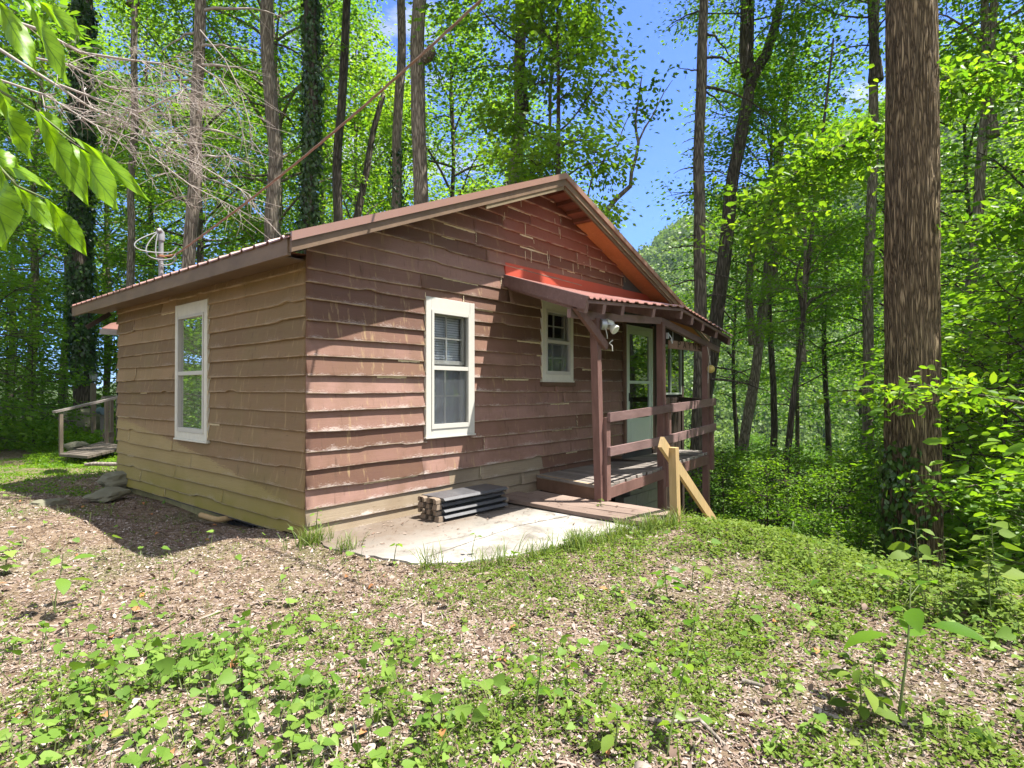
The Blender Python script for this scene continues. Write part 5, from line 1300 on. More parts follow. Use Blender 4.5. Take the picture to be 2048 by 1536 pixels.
# ================================================================== NEAR LEAFY BRANCH (upper left)
def near_branch():
    base = np.array(at(-60, 250, 1.15)); t = thing('leafy_branch', 'bright green leafy twig hanging close at the upper left corner', 'branch', tuple(base))
    r = np.random.default_rng(12)
    leaves = [((-14, -10), (77, 137), 46, 1.05), ((52, 2), (142, 162), 44, 1.02), ((70, 0), (172, 70), 34, 1.08), ((-12, 176), (66, 312), 56, 1.0), ((72, 222), (180, 404), 58, 1.03),
              ((148, 290), (242, 414), 56, 1.06), ((150, 276), (305, 392), 30, 1.10), ((70, 222), (130, 262), 34, 1.08), ((-30, 306), (40, 330), 46, 1.05), ((-8, 330), (14, 494), 92, .98), ((30, 372), (118, 462), 40, 1.06),
              ((92, 398), (175, 506), 44, 1.03), ((-20, 316), (108, 372), 26, 1.12), ((-40, 120), (20, 236), 44, 1.15)]
    V = []; F = []; rn = []; UV = []
    for (b, e, w, d) in leaves:
        B = at(b[0], b[1], d); E = at(e[0], e[1], d+r.uniform(-.04, .05)); ax = E-B; L = np.linalg.norm(ax); ax /= L
        sd = np.cross(ax, FW); sd /= np.linalg.norm(sd); nn = np.cross(sd, ax); tw = r.uniform(-.35, .35); sd2 = sd*math.cos(tw)+nn*math.sin(tw); nn = np.cross(sd2, ax)
        W = w*d/FPX*.46; n0 = len(V); nu, nv = 22, 7
        for i in range(nu):
            u = i/(nu-1); hw = W*(math.sin(math.pi*u**.85)**.8)*(.35+.65*min(1, u*2.2)) if u > 0 else .001
            hw = max(hw, .0012)*(1+.05*math.sin(i*2.6))
            for j in range(nv):
                v = j/(nv-1)*2-1
                vein = .0009*math.sin((u*30-abs(v)*5.0))*(abs(v) > .1)
                p = B+ax*L*u+sd2*hw*v+nn*(.16*hw*abs(v)-.035*L*u*u+.006*math.sin(u*9+v*2)+vein)-UP*.05*L*u*u
                V.append(p-base); UV.append((u, v))
        for i in range(nu-1):
            for j in range(nv-1): a = n0+i*nv+j; F.append((a, a+1, a+nv+1, a+nv)); rn.append(.5)
    t_ = NT('near_leaf'); at_ = t_.attr('rnd'); n = t_.noise(t_.coord('Object'), 60, 4)
    av = t_.math('ABSOLUTE', t_.attr('lv')); sv = t_.math('SINE', t_.math('SUBTRACT', t_.math('MULTIPLY', t_.attr('lu'), 58.0), t_.math('MULTIPLY', av, 11.0))); vein = t_.ramp(sv, [(.90, 0), (.985, 1)]); mid = t_.ramp(av, [(.03, 1), (.075, 0)]); vm_ = t_.math('MAXIMUM', t_.math('MULTIPLY', vein, .55), mid)
    col = t_.ramp(t_.math('ADD', at_, t_.math('MULTIPLY', t_.math('SUBTRACT', n, .5), .5)), [(.3, (.12, .26, .010)), (.7, (.24, .42, .018))])
    col = t_.mix(vm_, col, (.07, .16, .012))
    p = t_.principled(col, .4, None, .35); tr = t_.n('BsdfTranslucent'); t_.l(t_.mix(1.0, col, (1.7, 1.6, .5), 'MULTIPLY'), tr.inputs['Color'])
    mx = t_.n('MixShader'); mx.inputs[0].default_value = .55; t_.l(p.outputs[0], mx.inputs[1]); t_.l(tr.outputs[0], mx.inputs[2])
    link('leaves', np_mesh('leaves', V, F, t_.done(mx), {'rnd': rn}, {'lu': [q[0] for q in UV], 'lv': [q[1] for q in UV]}, smooth_=True), t)
    W = MB()
    for P in (((-80, 120, 1.05), (0, 182, 1.03), (70, 222, 1.04), (150, 284, 1.07)), ((-80, 300, 1.04), (-10, 325, 1.03), (35, 372, 1.05), (92, 398, 1.06)), ((-60, -40, 1.05), (10, -20, 1.04), (70, -4, 1.04)), ((-90, 60, 1.05), (-80, 120, 1.05), (-80, 300, 1.04))):
        W.tube([at(*p)-base for p in P], np.linspace(.0035, .0018, len(P)), 6)
    W.build('stem', M['stem'], t)
near_branch()

# ================================================================== GROUND
def ground():
    nr, na = 330, 420
    rr = np.concatenate([[0.0], .35*(700/.35)**(np.linspace(0, 1, nr-1))])
    an = np.linspace(0, 2*math.pi, na, endpoint=False)
    X = CAM[0]+rr[:, None]*np.cos(an); Yy = CAM[1]+rr[:, None]*np.sin(an); Z = terrain(X, Yy)
    V = np.stack([X, Yy, Z], -1).reshape(-1, 3); idx = np.arange(nr*na).reshape(nr, na); nx = np.roll(idx, -1, 1)
    F = np.stack([idx[:-1], idx[1:], nx[1:], nx[:-1]], -1).reshape(-1, 4)
    t = NT('leaf_litter_ground'); v = t.coord('Object')
    a = t.voro(v, 26, 'F1', 'Color'); sepa = t.n('SeparateColor'); t.l(a, sepa.inputs[0])
    fine = t.noise(v, 70, 5, .75); mid = t.noise(v, 5, 5, .65); big = t.noise(v, .75, 4)
    col = t.ramp(t.math('ADD', t.math('MULTIPLY', sepa.outputs[0], .5), t.math('MULTIPLY', fine, .5)), [(.2, (.085, .056, .034)), (.45, (.18, .128, .085)), (.7, (.275, .21, .15)), (.9, (.38, .31, .235))])
    col = t.mix(t.ramp(mid, [(.45, 0), (.7, .5)]), col, (.095, .065, .045))
    col = t.mix(t.ramp(big, [(.48, 0), (.62, .5)]), col, (.085, .115, .032))
    # far away the ground is woodland floor
    g = t.n('NewGeometry'); vm = t.n('VectorMath', operation='DISTANCE'); t.l(g.outputs['Position'], vm.inputs[0]); vm.inputs[1].default_value = (-2.0, 0, 0)
    far = t.ramp(t.math('DIVIDE', vm.outputs['Value'], 60.0), [(.22, 0), (.5, 1)])
    col = t.mix(far, col, t.mix(mid, (.030, .050, .014), (.065, .090, .025)))
    h = t.math('ADD', t.math('MULTIPLY', sepa.outputs[1], .7), fine)
    m = t.done(t.principled(col, .95, t.bump(h, .8, .02), .12))
    o = link('ground', np_mesh('ground', V, F, m, smooth_=True)); tag(o, None, None, None, 'structure')
ground()

def mat_litter():
    t = NT('leaf_litter_bits'); r = t.attr('rnd')
    col = t.ramp(r, [(.0, (.080, .048, .034)), (.25, (.165, .115, .088)), (.5, (.25, .197, .163)), (.72, (.335, .28, .24)), (.92, (.43, .375, .325)), (1, (.33, .15, .06))])
    return t.done(t.principled(col, .8, None, .2))
M['litter'] = mat_litter()
EDGE = np.array([(-.02, -.20), (-.10, -.52), (-.04, -.80), (.02, -1.12), (.10, -1.38), (.30, -1.60), (.62, -1.76), (1.0, -1.88), (1.45, -1.96), (1.9, -2.05), (2.3, -2.14), (2.75, -2.16), (2.9, 0), (0, 0)])
def inside(x, y, poly=EDGE):
    c = np.zeros(len(x), bool); n = len(poly)
    for i in range(n):
        x0, y0 = poly[i]; x1, y1 = poly[(i+1) % n]
        k = ((y0 > y) != (y1 > y)) & (x < (x1-x0)*(y-y0)/(y1-y0+1e-12)+x0); c ^= k
    return c
def yard_points(n, r, rmin=1.5, rmax=13, pw=1.0, clear=.0):
    u = r.random(n); rr = (rmin**pw+(rmax**pw-rmin**pw)*u)**(1/pw); az = r.uniform(-1.12, 1.12, n)
    d = rr[:, None]*(np.cos(az)[:, None]*FW[:2]/np.linalg.norm(FW[:2])+np.sin(az)[:, None]*RT[:2])
    x = CAM[0]+d[:, 0]; y = CAM[1]+d[:, 1]
    house = (x > -.03) & (y > -.03) & (x < 9) & (y < 5.1)
    under = (x > 2.0) & (y > -2.25) & (y < 6)
    k = ~inside(x, y) & ~house & ~under
    return x[k], y[k]
def nz(x, y, s, seed=0): return np.array([mnoise.noise((a*s, b*s, seed)) for a, b in zip(x, y)])

def litter():
    r = np.random.default_rng(40)
    x, y = yard_points(520000, r, 1.5, 13, .7)
    n = len(x); z = terrain(x, y)
    T = ([(-.5, -.28, 0), (.5, -.2, .10), (.42, .3, 0), (-.45, .22, .14)], [(0, 1, 2, 3)])
    a = r.normal(size=(n, 3))*np.array([1, 1, .22]); a = unit(a); nn = unit(r.normal(size=(n, 3))*.33+np.array([0, 0, 1])); s = unit(np.cross(nn, a)); nn = np.cross(a, s)
    size = np.exp(r.normal(math.log(.0082), .55, n)); size = np.clip(size, .004, .045)
    P = np.stack([x, y, z+.003+size*.10*r.random(n)], 1); R = np.stack([a, s, nn], -1); h = int(n*.55); rn = np.clip(r.beta(2.1, 2.4, n), 0, 1)
    V, F = scatter(T[0], T[1], P[:h], R[:h], size[:h]); R[h:, :, 1] *= r.uniform(.5, 1.5, n-h)[:, None]; R[h:, :, 2] *= r.uniform(-4, 4, n-h)[:, None]
    V2, F2 = scatter(OVAL[0], OVAL[1], P[h:], R[h:], size[h:]*1.5)
    o = link('leaf_litter', np_mesh('leaf_litter', np.concatenate([V, V2]), np.concatenate([F, F2+len(V)]), M['litter'], {'rnd': np.concatenate([rn[:h], np.repeat(rn[h:], 2)])})); tag(o, None, None, None, 'stuff')
    n = 7200; x, y = yard_points(n, r, 1.6, 11, .8); n = len(x); a = unit(r.normal(size=(n, 3))*np.array([1, 1, .10])); nn = unit(r.normal(size=(n, 3))*.2+np.array([0, 0, 1])); s = unit(np.cross(nn, a)); nn = np.cross(a, s)
    V, F = scatter([(-.5, -.03, 0), (0, -.04, .03), (.5, -.02, 0), (.5, .02, 0), (0, .02, .05), (-.5, .03, 0)], [(0, 1, 4, 5), (1, 2, 3, 4)], np.stack([x, y, terrain(x, y)+.010], 1), np.stack([a, s, nn], -1), np.clip(np.exp(r.normal(math.log(.065), .5, n)), .02, .22))
    o = link('fine_twigs', np_mesh('fine_twigs', V, F, M['litter'], {'rnd': np.repeat(r.random(n)*.6, 2)})); tag(o, None, None, None, 'stuff')
    n = 860; x, y = yard_points(n, r, 1.8, 12, .9); n = len(x); a = unit(r.normal(size=(n, 3))*np.array([1, 1, .25])); nn = unit(r.normal(size=(n, 3))*.5+np.array([0, 0, 1])); s = unit(np.cross(nn, a)); nn = np.cross(a, s)
    V, F = scatter(BROAD[0], BROAD[1], np.stack([x, y, terrain(x, y)+.018], 1), np.stack([a, s, nn*2.2], -1), r.uniform(.03, .075, n))
    o = link('dry_leaves', np_mesh('dry_leaves', V, F, M['litter'], {'rnd': np.repeat(r.choice([.15, .3, .45, .6, .7, 1.0], n), len(BROAD[1]))})); tag(o, None, None, None, 'stuff')
    # the few bits scattered over the concrete and planks
    n = 420; x = r.uniform(-.05, 2.8, n); y = -.05-r.beta(1, 1.4, n)*2.0; k = inside(x, y); x, y = x[k], y[k]; n = len(x)
    a = unit(r.normal(size=(n, 3))*np.array([1, 1, .1])); nn = unit(r.normal(size=(n, 3))*.2+np.array([0, 0, 1])); s = unit(np.cross(nn, a)); nn = np.cross(a, s)
    zz = np.where(x > 2.2, .066, .008)
    V, F = scatter(T[0], T[1], np.stack([x, y, zz], 1), np.stack([a, s*.5, nn], -1), np.clip(np.exp(r.normal(math.log(.022), .5, n)), .008, .06))
    o = link('fallen_leaves', np_mesh('fallen_leaves', V, F, M['litter'], {'rnd': r.random(n)*.55})); tag(o, None, None, None, 'stuff')
litter()

def weeds():
    r = np.random.default_rng(41)
    # little sprigs: a short stem with 5-9 small leaves
    x, y = yard_points(130000, r, 1.6, 14, .9)
    g = nz(x, y, .8, 3)*.9+nz(x, y, 2.6, 4)*.6
    right = np.clip((x*.8-y*.45-1.2)/2.2, -.6, 1.0)
    bare = np.exp(-(((x+.9)/1.2)**2+((y-1.0)/2.0)**2))          # trodden mulch by the side wall
    keep = r.random(len(x)) < np.clip(.26+.85*g+.26*right-.75*bare, .02, .9)
    x, y = x[keep], y[keep]; n = len(x); z = terrain(x, y); lush = np.clip((x*.8-y*.45-1.0)/2.6, 0, 1)
    m = r.integers(5, 10, n); idx = np.repeat(np.arange(n), m); N = len(idx)
    h = r.uniform(.008, .035, n)*(1+1.4*lush)
    pos = np.stack([x[idx]+r.normal(size=N)*.018*(1+lush[idx]), y[idx]+r.normal(size=N)*.018*(1+lush[idx]), z[idx]+h[idx]*r.uniform(.3, 1.1, N)], 1)
    S = r.uniform(.010, .026, N)*(1+.9*lush[idx])
    V, F = scatter(KITE[0], KITE[1], pos, frames(N, r, .75, -.1), S)
    o = link('ground_weeds', np_mesh('ground_weeds', V, F, M['leaf_weed'], {'rnd': np.clip(r.random(n)[idx]*.5+r.random(N)*.5, 0, 1)})); tag(o, None, None, None, 'stuff')
    # heart shaped leaves low over the left foreground and scattered elsewhere
    x, y = yard_points(36000, r, 1.6, 9, 1.0)
    rel = np.stack([x-CAM[0], y-CAM[1]], 1); fwd = rel@(FW[:2]/np.linalg.norm(FW[:2])); lat = rel@RT[:2]; px = 1024+FPX*lat/fwd; py = 768+FPX*1.31/fwd
    dens = np.exp(-(((px-420)/300)**2+((py-1330)/95)**2))*1.1+np.exp(-(((px-150)/230)**2+((py-1500)/90)**2))*1.2+np.exp(-(((px-560)/260)**2+((py-1480)/90)**2))*.55+np.exp(-(((px-1280)/350)**2+((py-1290)/80)**2))*.30+np.exp(-(((px-800)/300)**2+((py-1420)/130)**2))*.30+.05+.35*np.clip((px-1450)/500, 0, 1)*(py < 1330)
    dens *= np.clip(.7+nz(x, y, 2.0, 8)*1.6, .1, 1.6)
    k = r.random(len(x)) < np.clip(dens*.62, 0, 1); x, y = x[k], y[k]; n = len(x); z = terrain(x, y)
    hh = r.uniform(.025, .12, n); S = np.clip(np.exp(r.normal(math.log(.036), .40, n)), .014, .080)
    a = unit(np.stack([r.normal(size=n), r.normal(size=n), r.normal(size=n)*.25-.12], 1)); nn = unit(r.normal(size=(n, 3))*.45+np.array([.1, -.22, 1])); s = unit(np.cross(nn, a)); nn = np.cross(a, s)
    pos = np.stack([x, y, z+hh], 1)
    V, F = scatter(HEART[0], HEART[1], pos, np.stack([a, s, nn], -1), S)
    o = link('violet_leaves', np_mesh('violet_leaves', V, F, M['leaf_violet'], {'rnd': np.repeat(r.random(n), len(HEART[1]))})); tag(o, None, None, None, 'stuff')
    W = []
    base = pos.copy(); base[:, 2] = z; base[:, :2] += r.normal(size=(n, 2))*.025
    w = .0022; VV = np.concatenate([base+[w, 0, 0], base-[w, 0, 0], pos-[w*.6, 0, 0], pos+[w*.6, 0, 0]]); I = np.arange(n); FF = np.stack([I, I+n, I+2*n, I+3*n], 1)
    o = link('violet_stems', np_mesh('violet_stems', VV, FF, M['stem'])); tag(o, None, None, None, 'stuff')
    # grass
    x, y = yard_points(12500, r, 1.8, 13, 1.0)
    g = nz(x, y, 1.1, 13); k = r.random(len(x)) < np.clip(.10+.7*g+.25*np.clip((x*.8-y*.45-1)/2.5, 0, 1), .02, 1); x, y = x[k], y[k]
    # tufts on the patio rim and corner
    for (cx, cy, sp, c) in ((-.12, -.16, .09, 46), (-.05, -.62, .06, 16), (.42, -1.74, .16, 22), (.85, -1.90, .14, 20), (1.25, -1.99, .10, 70), (1.6, -2.04, .20, 36), (1.85, -2.10, .08, 40), (.1, -1.45, .07, 12), (2.15, -2.2, .10, 50), (2.45, -2.26, .12, 50)):
        x = np.concatenate([x, cx+r.normal(size=c)*sp]); y = np.concatenate([y, cy-abs(r.normal(size=c))*sp*.7])
    n = len(x); m = 5; idx = np.repeat(np.arange(n), m); N = len(idx)
    pos = np.stack([x[idx]+r.normal(size=N)*.012, y[idx]+r.normal(size=N)*.012, terrain(x, y)[idx]-.004], 1)
    az = r.uniform(0, 2*math.pi, N); le = r.normal(size=N)*.25
    a = np.stack([np.cos(az), np.sin(az), le*0], 1); up = unit(np.stack([r.normal(size=N)*.22, r.normal(size=N)*.22, np.ones(N)], 1)); s = unit(np.cross(up, a)); a = np.cross(s, up)
    tall = np.concatenate([np.full(n-466 if n > 466 else 0, .55), np.full(min(n, 466), 1.15)])[:n]
    V, F = scatter(BLADE[0], BLADE[1], pos, np.stack([a, s, up], -1), r.uniform(.05, .17, N)*tall[idx])
    o = link('grass', np_mesh('grass', V, F, M['grass'], {'rnd': np.repeat(r.random(N), len(BLADE[1]))})); tag(o, None, None, None, 'stuff')
weeds()

def undergrowth():
    r = np.random.default_rng(43)
    # low leafy cover on the bank right of the yard, and along the left woods' edge
    P = []
    for (n, px0, px1, d0, d1, hmax, S) in ((4200, 1480, 2150, 6.6, 11, .22, .075), (4200, 1380, 2300, 10, 24, .9, .13), (3600, -250, 300, 16, 34, .8, .13), (1500, 60, 250, 11, 19, .16, .06), (1800, -200, 260, 8, 14, .05, .035), (6000, 1380, 2300, 22, 60, 1.6, .24)):
        px = r.uniform(px0, px1, n); d = d0+(d1-d0)*r.random(n)**1.2
        q = np.array([at(a, 800, b) for a, b in zip(px, d)]); x, y = q[:, 0], q[:, 1]
        edge = 2.5+np.clip((y+2.8)*.27, -.9, 0)
        k = ((x > edge-.1) | (px < 400)) & ~((x > -.3) & (x < 9) & (y > -1.6) & (y < 6)); x, y = x[k], y[k]
        hm = hmax*np.clip(.5+nz(x, y, .5, 5)*1.2, .12, 1)
        m = 9; idx = np.repeat(np.arange(len(x)), m); N = len(idx)
        pos = np.stack([x[idx]+r.normal(size=N)*S*1.2, y[idx]+r.normal(size=N)*S*1.2, terrain(x, y)[idx]+hm[idx]*r.random(N)**.7], 1)
        P.append((pos, S*r.uniform(.5, 1.3, N), r.random(len(x))[idx]*.6+r.random(N)*.4))
    pos = np.concatenate([p[0] for p in P]); S = np.concatenate([p[1] for p in P]); rn = np.concatenate([p[2] for p in P])
    V, F = scatter(KITE[0], KITE[1], pos, frames(len(pos), r, .6, .1), S)
    o = link('undergrowth', np_mesh('undergrowth', V, F, M['leaf_shrub'], {'rnd': rn})); tag(o, None, None, None, 'stuff')
undergrowth()

# ---- single plants in the yard
def leafy_plant(name, label, loc, H, n, leaf, seed, temp=OVAL, mat='leaf_weed', lean=(0, 0), bare=.15, group=None, droop=.15, w=.0045):
    r = np.random.default_rng(seed); t = thing(name, label, 'plant', tuple(loc), 0, group); k = np.linspace(0, 1, 8)
    P = np.stack([lean[0]*k**1.5+.02*np.sin(k*5+seed)*H, lean[1]*k**1.5+.02*np.cos(k*4+seed)*H, k*H-.02], 1)
    W = MB(); W.tube(P, np.linspace(w, w*.4, 8), 6); pos = []; ax = []
    for i in range(n):
        q = bare+(1-bare)*(i+.5)/n; b = np.array([np.interp(q, k, P[:, c]) for c in range(3)]); az = i*2.4+r.normal()*.3
        d = np.array([math.cos(az), math.sin(az), r.uniform(.1, .5)]); l = leaf*r.uniform(.15, .4); W.tube([b, b+d*l], [w*.4, w*.3], 4, cap=False); pos.append(b+d*l); ax.append(d)
    pos = np.array(pos); ax = np.array(ax); ax[:, 2] -= droop+.3; a = unit(ax); nn = unit(r.normal(size=(n, 3))*.3+np.array([0, 0, 1])); s = unit(np.cross(nn, a)); nn = np.cross(a, s)
    V, F = scatter(temp[0], temp[1], pos, np.stack([a, s, nn], -1), leaf*r.uniform(.6, 1.15, n)*(1-.3*np.linspace(0, 1, n)))
    W.build('stem', M['stem'], t); link('leaves', np_mesh('leaves', V, F, M[mat], {'rnd': np.repeat(r.random(n), len(temp[1]))}), t)
    return t
leafy_plant('seedling', 'single small seedling in front of the middle of the pale concrete edge', gp(786, 1132), .17, 3, .075, 1, HEART, 'leaf_shrub', (.04, 0), .85)
leafy_plant('seedling', 'thin seedling at the concrete rim right of the other one', gp(942, 1118), .19, 2, .07, 2, HEART, 'leaf_violet', (.06, 0), .85)
leafy_plant('vine', 'pale little vine climbing the bottom of the cabin corner', gp(632, 1082), .30, 12, .06, 3, OVAL, 'leaf_violet', (.03, .02), .1)
leafy_plant('tall_weed', 'taller weed with drooping leaves in the left foreground', gp(112, 1225), .36, 9, .15, 4, BROAD, 'leaf_violet', (.03, 0), .45)
leafy_plant('tall_weed', 'round leaved weed at the left edge of the picture', gp(8, 1150), .22, 14, .09, 5, HEART, 'leaf_violet', (.03, 0), .2)
leafy_plant('tall_weed', 'dark leaning sapling weed with small round leaves in the lower right middle', gp(1340, 1515), .50, 16, .055, 6, HEART, 'leaf_shrub', (.42, .05), .12)
leafy_plant('tall_weed', 'big dark broad leaved weed standing at the lower right', gp(1800, 1450), .52, 7, .20, 7, BROAD, 'leaf_shrub', (.20, -.02), .5, w=.006)
leafy_plant('tall_weed', 'tall weed with large yellow green drooping leaves before the oak foot', gp(1835, 1195), .48, 9, .16, 8, BROAD, 'leaf_weed', (-.02, 0), .45, w=.006)
leafy_plant('tall_weed', 'yellow green weed with wide leaves at the right edge below the shrubs', gp(1990, 1225), .55, 14, .15, 9, HEART, 'leaf_weed', (.05, 0), .3)
leafy_plant('tall_weed', 'bushy weed with dark palmate leaves in the middle of the yard', gp(1335, 1200), .24, 12, .11, 10, BROAD, 'leaf_shrub', (-.05, 0), .3)
leafy_plant('tall_weed', 'weed with three bright leaves right of the palmate weed', gp(1385, 1180), .22, 6, .10, 11, BROAD, 'leaf_weed', (.03, 0), .5)
leafy_plant('tall_weed', 'little upright weed in the bottom left of centre', gp(1075, 1420), .26, 12, .07, 12, BROAD, 'leaf_shrub', (.02, 0), .2)
leafy_plant('tall_weed', 'low leafy weed near the bottom edge right of centre', gp(1230, 1500), .14, 10, .10, 13, BROAD, 'leaf_weed', (.02, 0), .1)
leafy_plant('tall_weed', 'spreading weed of long leaves near the lower right corner', gp(1720, 1440), .22, 18, .13, 14, BROAD, 'leaf_weed', (.0, 0), .1)
leafy_plant('tall_weed', 'small weed growing between the planks of the walkway', (2.62, -1.45, .05), .10, 8, .05, 15, BROAD, 'leaf_weed', (.02, 0), .1)
leafy_plant('tall_weed', 'leafy weed at the back corner of the cabin by the rocks', gp(205, 990), .16, 12, .12, 16, BROAD, 'leaf_shrub', (0, 0), .2)
RWL = 'yellow green weeds along the brink of the yard'
pr0 = [leafy_plant('bank_weed', 'yellow green weed on the sunlit brink of the yard', (0, 0, 0), H, n, lf, sd, tp, 'leaf_weed', (.05, .02), .15, RWL) for (H, n, lf, sd, tp) in ((.34, 16, .085, 21, OVAL), (.24, 14, .075, 22, HEART), (.46, 22, .10, 23, OVAL))]
r = np.random.default_rng(50); used = set()
for i in range(78):
    px = r.uniform(1490, 2120); f = r.random(); py = np.interp(px, [1400, 1700, 2048, 2120], [1072, 1100, 1165, 1180])+f*np.interp(px, [1400, 2048], [60, 130])
    p = gp(px, py, -.01); k = int(r.integers(0, 3)) if px > 1600 else int(r.integers(0, 2)); sc = r.uniform(.4, .9)*np.interp(px, [1400, 2000], [.6, 1.0])
    if k not in used: used.add(k); pr0[k].location = tuple(p); pr0[k].scale = (sc,)*3
    else: copy_thing(pr0[k], tuple(p), r.uniform(0, 6.28), None, sc)
G2 = 'low weeds scattered over the yard'
pr1 = [leafy_plant('yard_weed', 'small green weed sprouting from the leaf litter of the yard', (0, 0, 0), H, n, lf, sd, tp, m_, (.02, .01), .1, G2) for (H, n, lf, sd, tp, m_) in ((.10, 9, .055, 31, OVAL, 'leaf_weed'), (.08, 8, .05, 32, HEART, 'leaf_violet'), (.14, 12, .05, 33, OVAL, 'leaf_shrub'))]
used = set()
for i in range(85):
    px = r.uniform(0, 2048); py = r.uniform(1175, 1536); p = gp(px, py, -.008); k = int(r.integers(0, 3)); sc = r.uniform(.5, 1.15)
    if inside(np.array([p[0]]), np.array([p[1]]))[0]: continue
    if k not in used: used.add(k); pr1[k].location = tuple(p); pr1[k].scale = (sc,)*3
    else: copy_thing(pr1[k], tuple(p), r.uniform(0, 6.28), None, sc)

# ================================================================== FAR WOODED HILL
def forest():
    r = np.random.default_rng(60); n = 5200
    px = r.uniform(1150, 2350, n); d = 80+270*r.random(n)**.8
    az = np.arctan((px-1024)/FPX); rad = d
    f2 = FW[:2]/np.linalg.norm(FW[:2])
    x = CAM[0]+rad*(np.cos(az)*f2[0]+np.sin(az)*RT[0]); y = CAM[1]+rad*(np.cos(az)*f2[1]+np.sin(az)*RT[1]); z = terrain(x, y)
    k = 120; R = r.uniform(2.2, 4.6, n)*np.where(rad < 140, .85, 1); hgt = R*r.uniform(1.1, 1.7, n)
    idx = np.repeat(np.arange(n), k); N = len(idx)
    u = unit(r.normal(size=(N, 3))); u[:, 2] = np.abs(u[:, 2])*1.0-.25; rr_ = r.uniform(.65, 1.05, N)
    lob = 1+.22*np.sin(u[:, 0]*6+idx)*np.cos(u[:, 1]*5+idx*2)
    pos = np.stack([x[idx]+u[:, 0]*R[idx]*rr_*lob, y[idx]+u[:, 1]*R[idx]*rr_*lob, z[idx]+R[idx]*1.3+u[:, 2]*hgt[idx]*rr_*lob], 1)
    a = r.normal(size=(N, 3)); a = unit(a); nn = unit(u+r.normal(size=(N, 3))*.6); s = unit(np.cross(nn, a)); a = np.cross(s, nn)
    T = ([(-.5, -.45, 0), (.5, -.4, .0), (.42, .5, .05), (-.5, .42, 0)], [(0, 1, 2, 3)])
    V, F = scatter(T[0], T[1], pos, np.stack([a, s, nn], -1), r.uniform(.55, 1.25, N)*np.clip(rad[idx]/230, .5, 1.2))
    rn = np.clip(r.random(n)[idx]*.75+r.random(N)*.25, 0, 1)
    o = link('hill_forest', np_mesh('hill_forest', V, F, M['leaf_far'], {'rnd': rn})); tag(o, None, None, None, 'stuff')
    o['label'] = 'sunlit forest covering the far hillside'
forest()

# ------------------------------------------------------------------ thin blue air
if HAZE > 0:
    hz = MB(); hz.box(-760, 760, -760, 760, -27, 260)
    hm = NT('air'); pv = hm.n('VolumePrincipled'); pv.inputs['Color'].default_value = (.62, .80, 1.0, 1); pv.inputs['Density'].default_value = HAZE; pv.inputs['Anisotropy'].default_value = .2
    hm.l(pv.outputs[0], hm.out.inputs['Volume'])
    o = hz.build('haze', hm.mat); tag(o, None, None, None, 'stuff')

# ================================================================== LIGHT, SKY, CAMERA
SUN = Vector((.725, -1.0, 2.76)).normalized()
sl_ = bpy.data.lights.new('sun', 'SUN'); sl_.energy = SUN_E; sl_.angle = math.radians(.5); sl_.color = (1.0, .95, .87)
so_ = bpy.data.objects.new('sun', sl_); COL.objects.link(so_); so_.rotation_euler = (-SUN).to_track_quat('-Z', 'Y').to_euler(); so_.location = (8, -12, 30)
w = bpy.data.worlds.new('World'); SC.world = w; w.use_nodes = True; nt = w.node_tree; nt.nodes.clear()
bg = nt.nodes.new('ShaderNodeBackground'); out = nt.nodes.new('ShaderNodeOutputWorld'); sky = nt.nodes.new('ShaderNodeTexSky'); sky.sky_type = 'NISHITA'; sky.sun_disc = False
sky.sun_elevation = math.asin(SUN.z); sky.sun_rotation = math.atan2(SUN.x, SUN.y); sky.air_density = 1.0; sky.dust_density = .4; sky.ozone_density = 2.0; sky.altitude = 700
tc = nt.nodes.new('ShaderNodeTexCoord'); mp = nt.nodes.new('ShaderNodeMapping'); mp.inputs['Scale'].default_value = (1.6, 1.6, 4.5); nz_ = nt.nodes.new('ShaderNodeTexNoise'); nz_.inputs['Scale'].default_value = 2.1; nz_.inputs['Detail'].default_value = 7; nz_.inputs['Roughness'].default_value = .6
nt.links.new(tc.outputs['Generated'], mp.inputs[0]); nt.links.new(mp.outputs[0], nz_.inputs['Vector'])
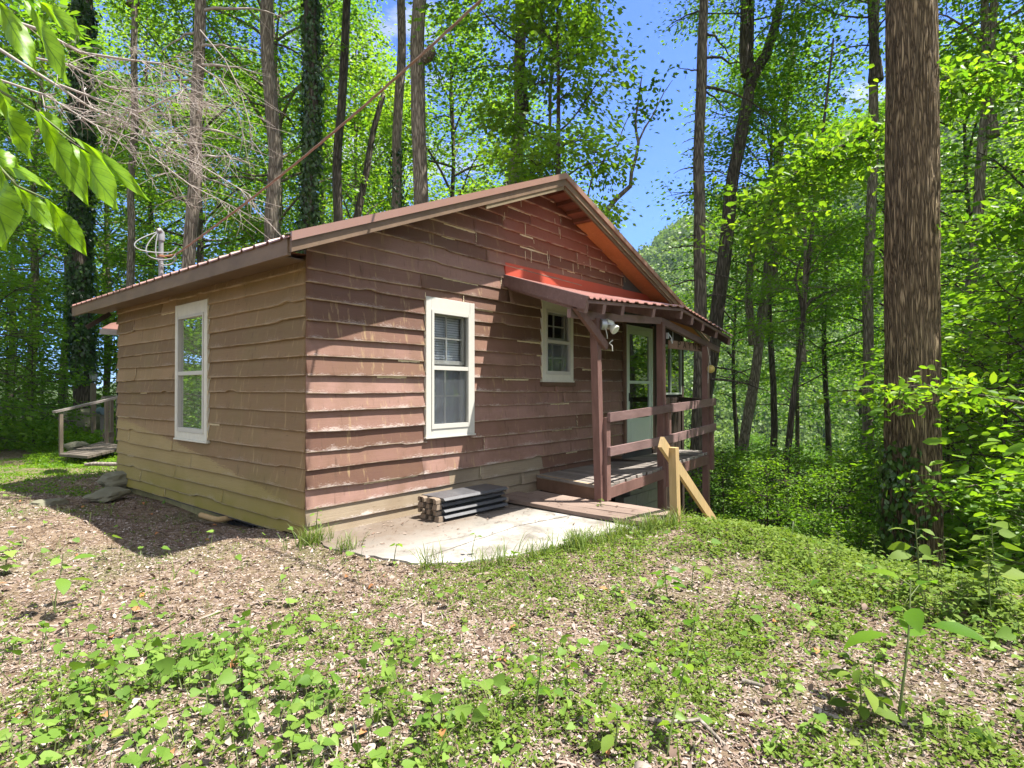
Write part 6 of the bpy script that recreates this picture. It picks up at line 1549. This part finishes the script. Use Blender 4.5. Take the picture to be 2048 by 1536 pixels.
cr = nt.nodes.new('ShaderNodeValToRGB'); cr.color_ramp.elements[0].position = .46; cr.color_ramp.elements[0].color = (0, 0, 0, 1); cr.color_ramp.elements[1].position = .62; cr.color_ramp.elements[1].color = (.9, .9, .9, 1); vd = nt.nodes.new('ShaderNodeVectorMath'); vd.operation = 'DOT_PRODUCT'; vd.inputs[1].default_value = tuple(-FW+np.array([0, 0, .55])); nt.links.new(tc.outputs['Generated'], vd.inputs[0]); ad = nt.nodes.new('ShaderNodeMath'); ad.operation = 'MULTIPLY_ADD'; ad.inputs[1].default_value = .16; nt.links.new(vd.outputs['Value'], ad.inputs[0]); nt.links.new(nz_.outputs['Fac'], ad.inputs[2]); nt.links.new(ad.outputs[0], cr.inputs[0])  # cloud cover added behind the camera and overhead, unseen, to fill the shade
mx = nt.nodes.new('ShaderNodeMix'); mx.data_type = 'RGBA'; nt.links.new(cr.outputs[0], mx.inputs[0]); tm = nt.nodes.new('ShaderNodeMix'); tm.data_type = 'RGBA'; tm.blend_type = 'MULTIPLY'; tm.inputs[0].default_value = 1; tm.inputs[7].default_value = (.35, .54, 1.02, 1); nt.links.new(sky.outputs[0], tm.inputs[6]); nt.links.new(tm.outputs[2], mx.inputs[6]); mx.inputs[7].default_value = FILL_CLOUD+(1,)
nt.links.new(mx.outputs[2], bg.inputs[0]); bg.inputs[1].default_value = SKY_E; nt.links.new(bg.outputs[0], out.inputs[0])

cd = bpy.data.cameras.new('camera'); co = bpy.data.objects.new('camera', cd); COL.objects.link(co)
cd.sensor_fit = 'HORIZONTAL'; cd.sensor_width = 36; cd.lens = FPX/2048*36; cd.clip_start = .05; cd.clip_end = 3000
Rm = Matrix((RT, UP, -FW)).transposed(); co.matrix_world = Matrix.Translation(Vector(CAM)) @ Rm.to_4x4(); SC.camera = co
SC.view_settings.view_transform = 'Standard'; SC.view_settings.look = 'None'; SC.view_settings.gamma = 1; SC.view_settings.exposure = EXPO
SC.render.engine = 'CYCLES'; cy = SC.cycles
cy.max_bounces = 7; cy.diffuse_bounces = 4; cy.glossy_bounces = 3; cy.transmission_bounces = 4; cy.transparent_max_bounces = 12; cy.use_denoising = True; cy.caustics_reflective = False; cy.caustics_refractive = False
cy.sample_clamp_indirect = 6
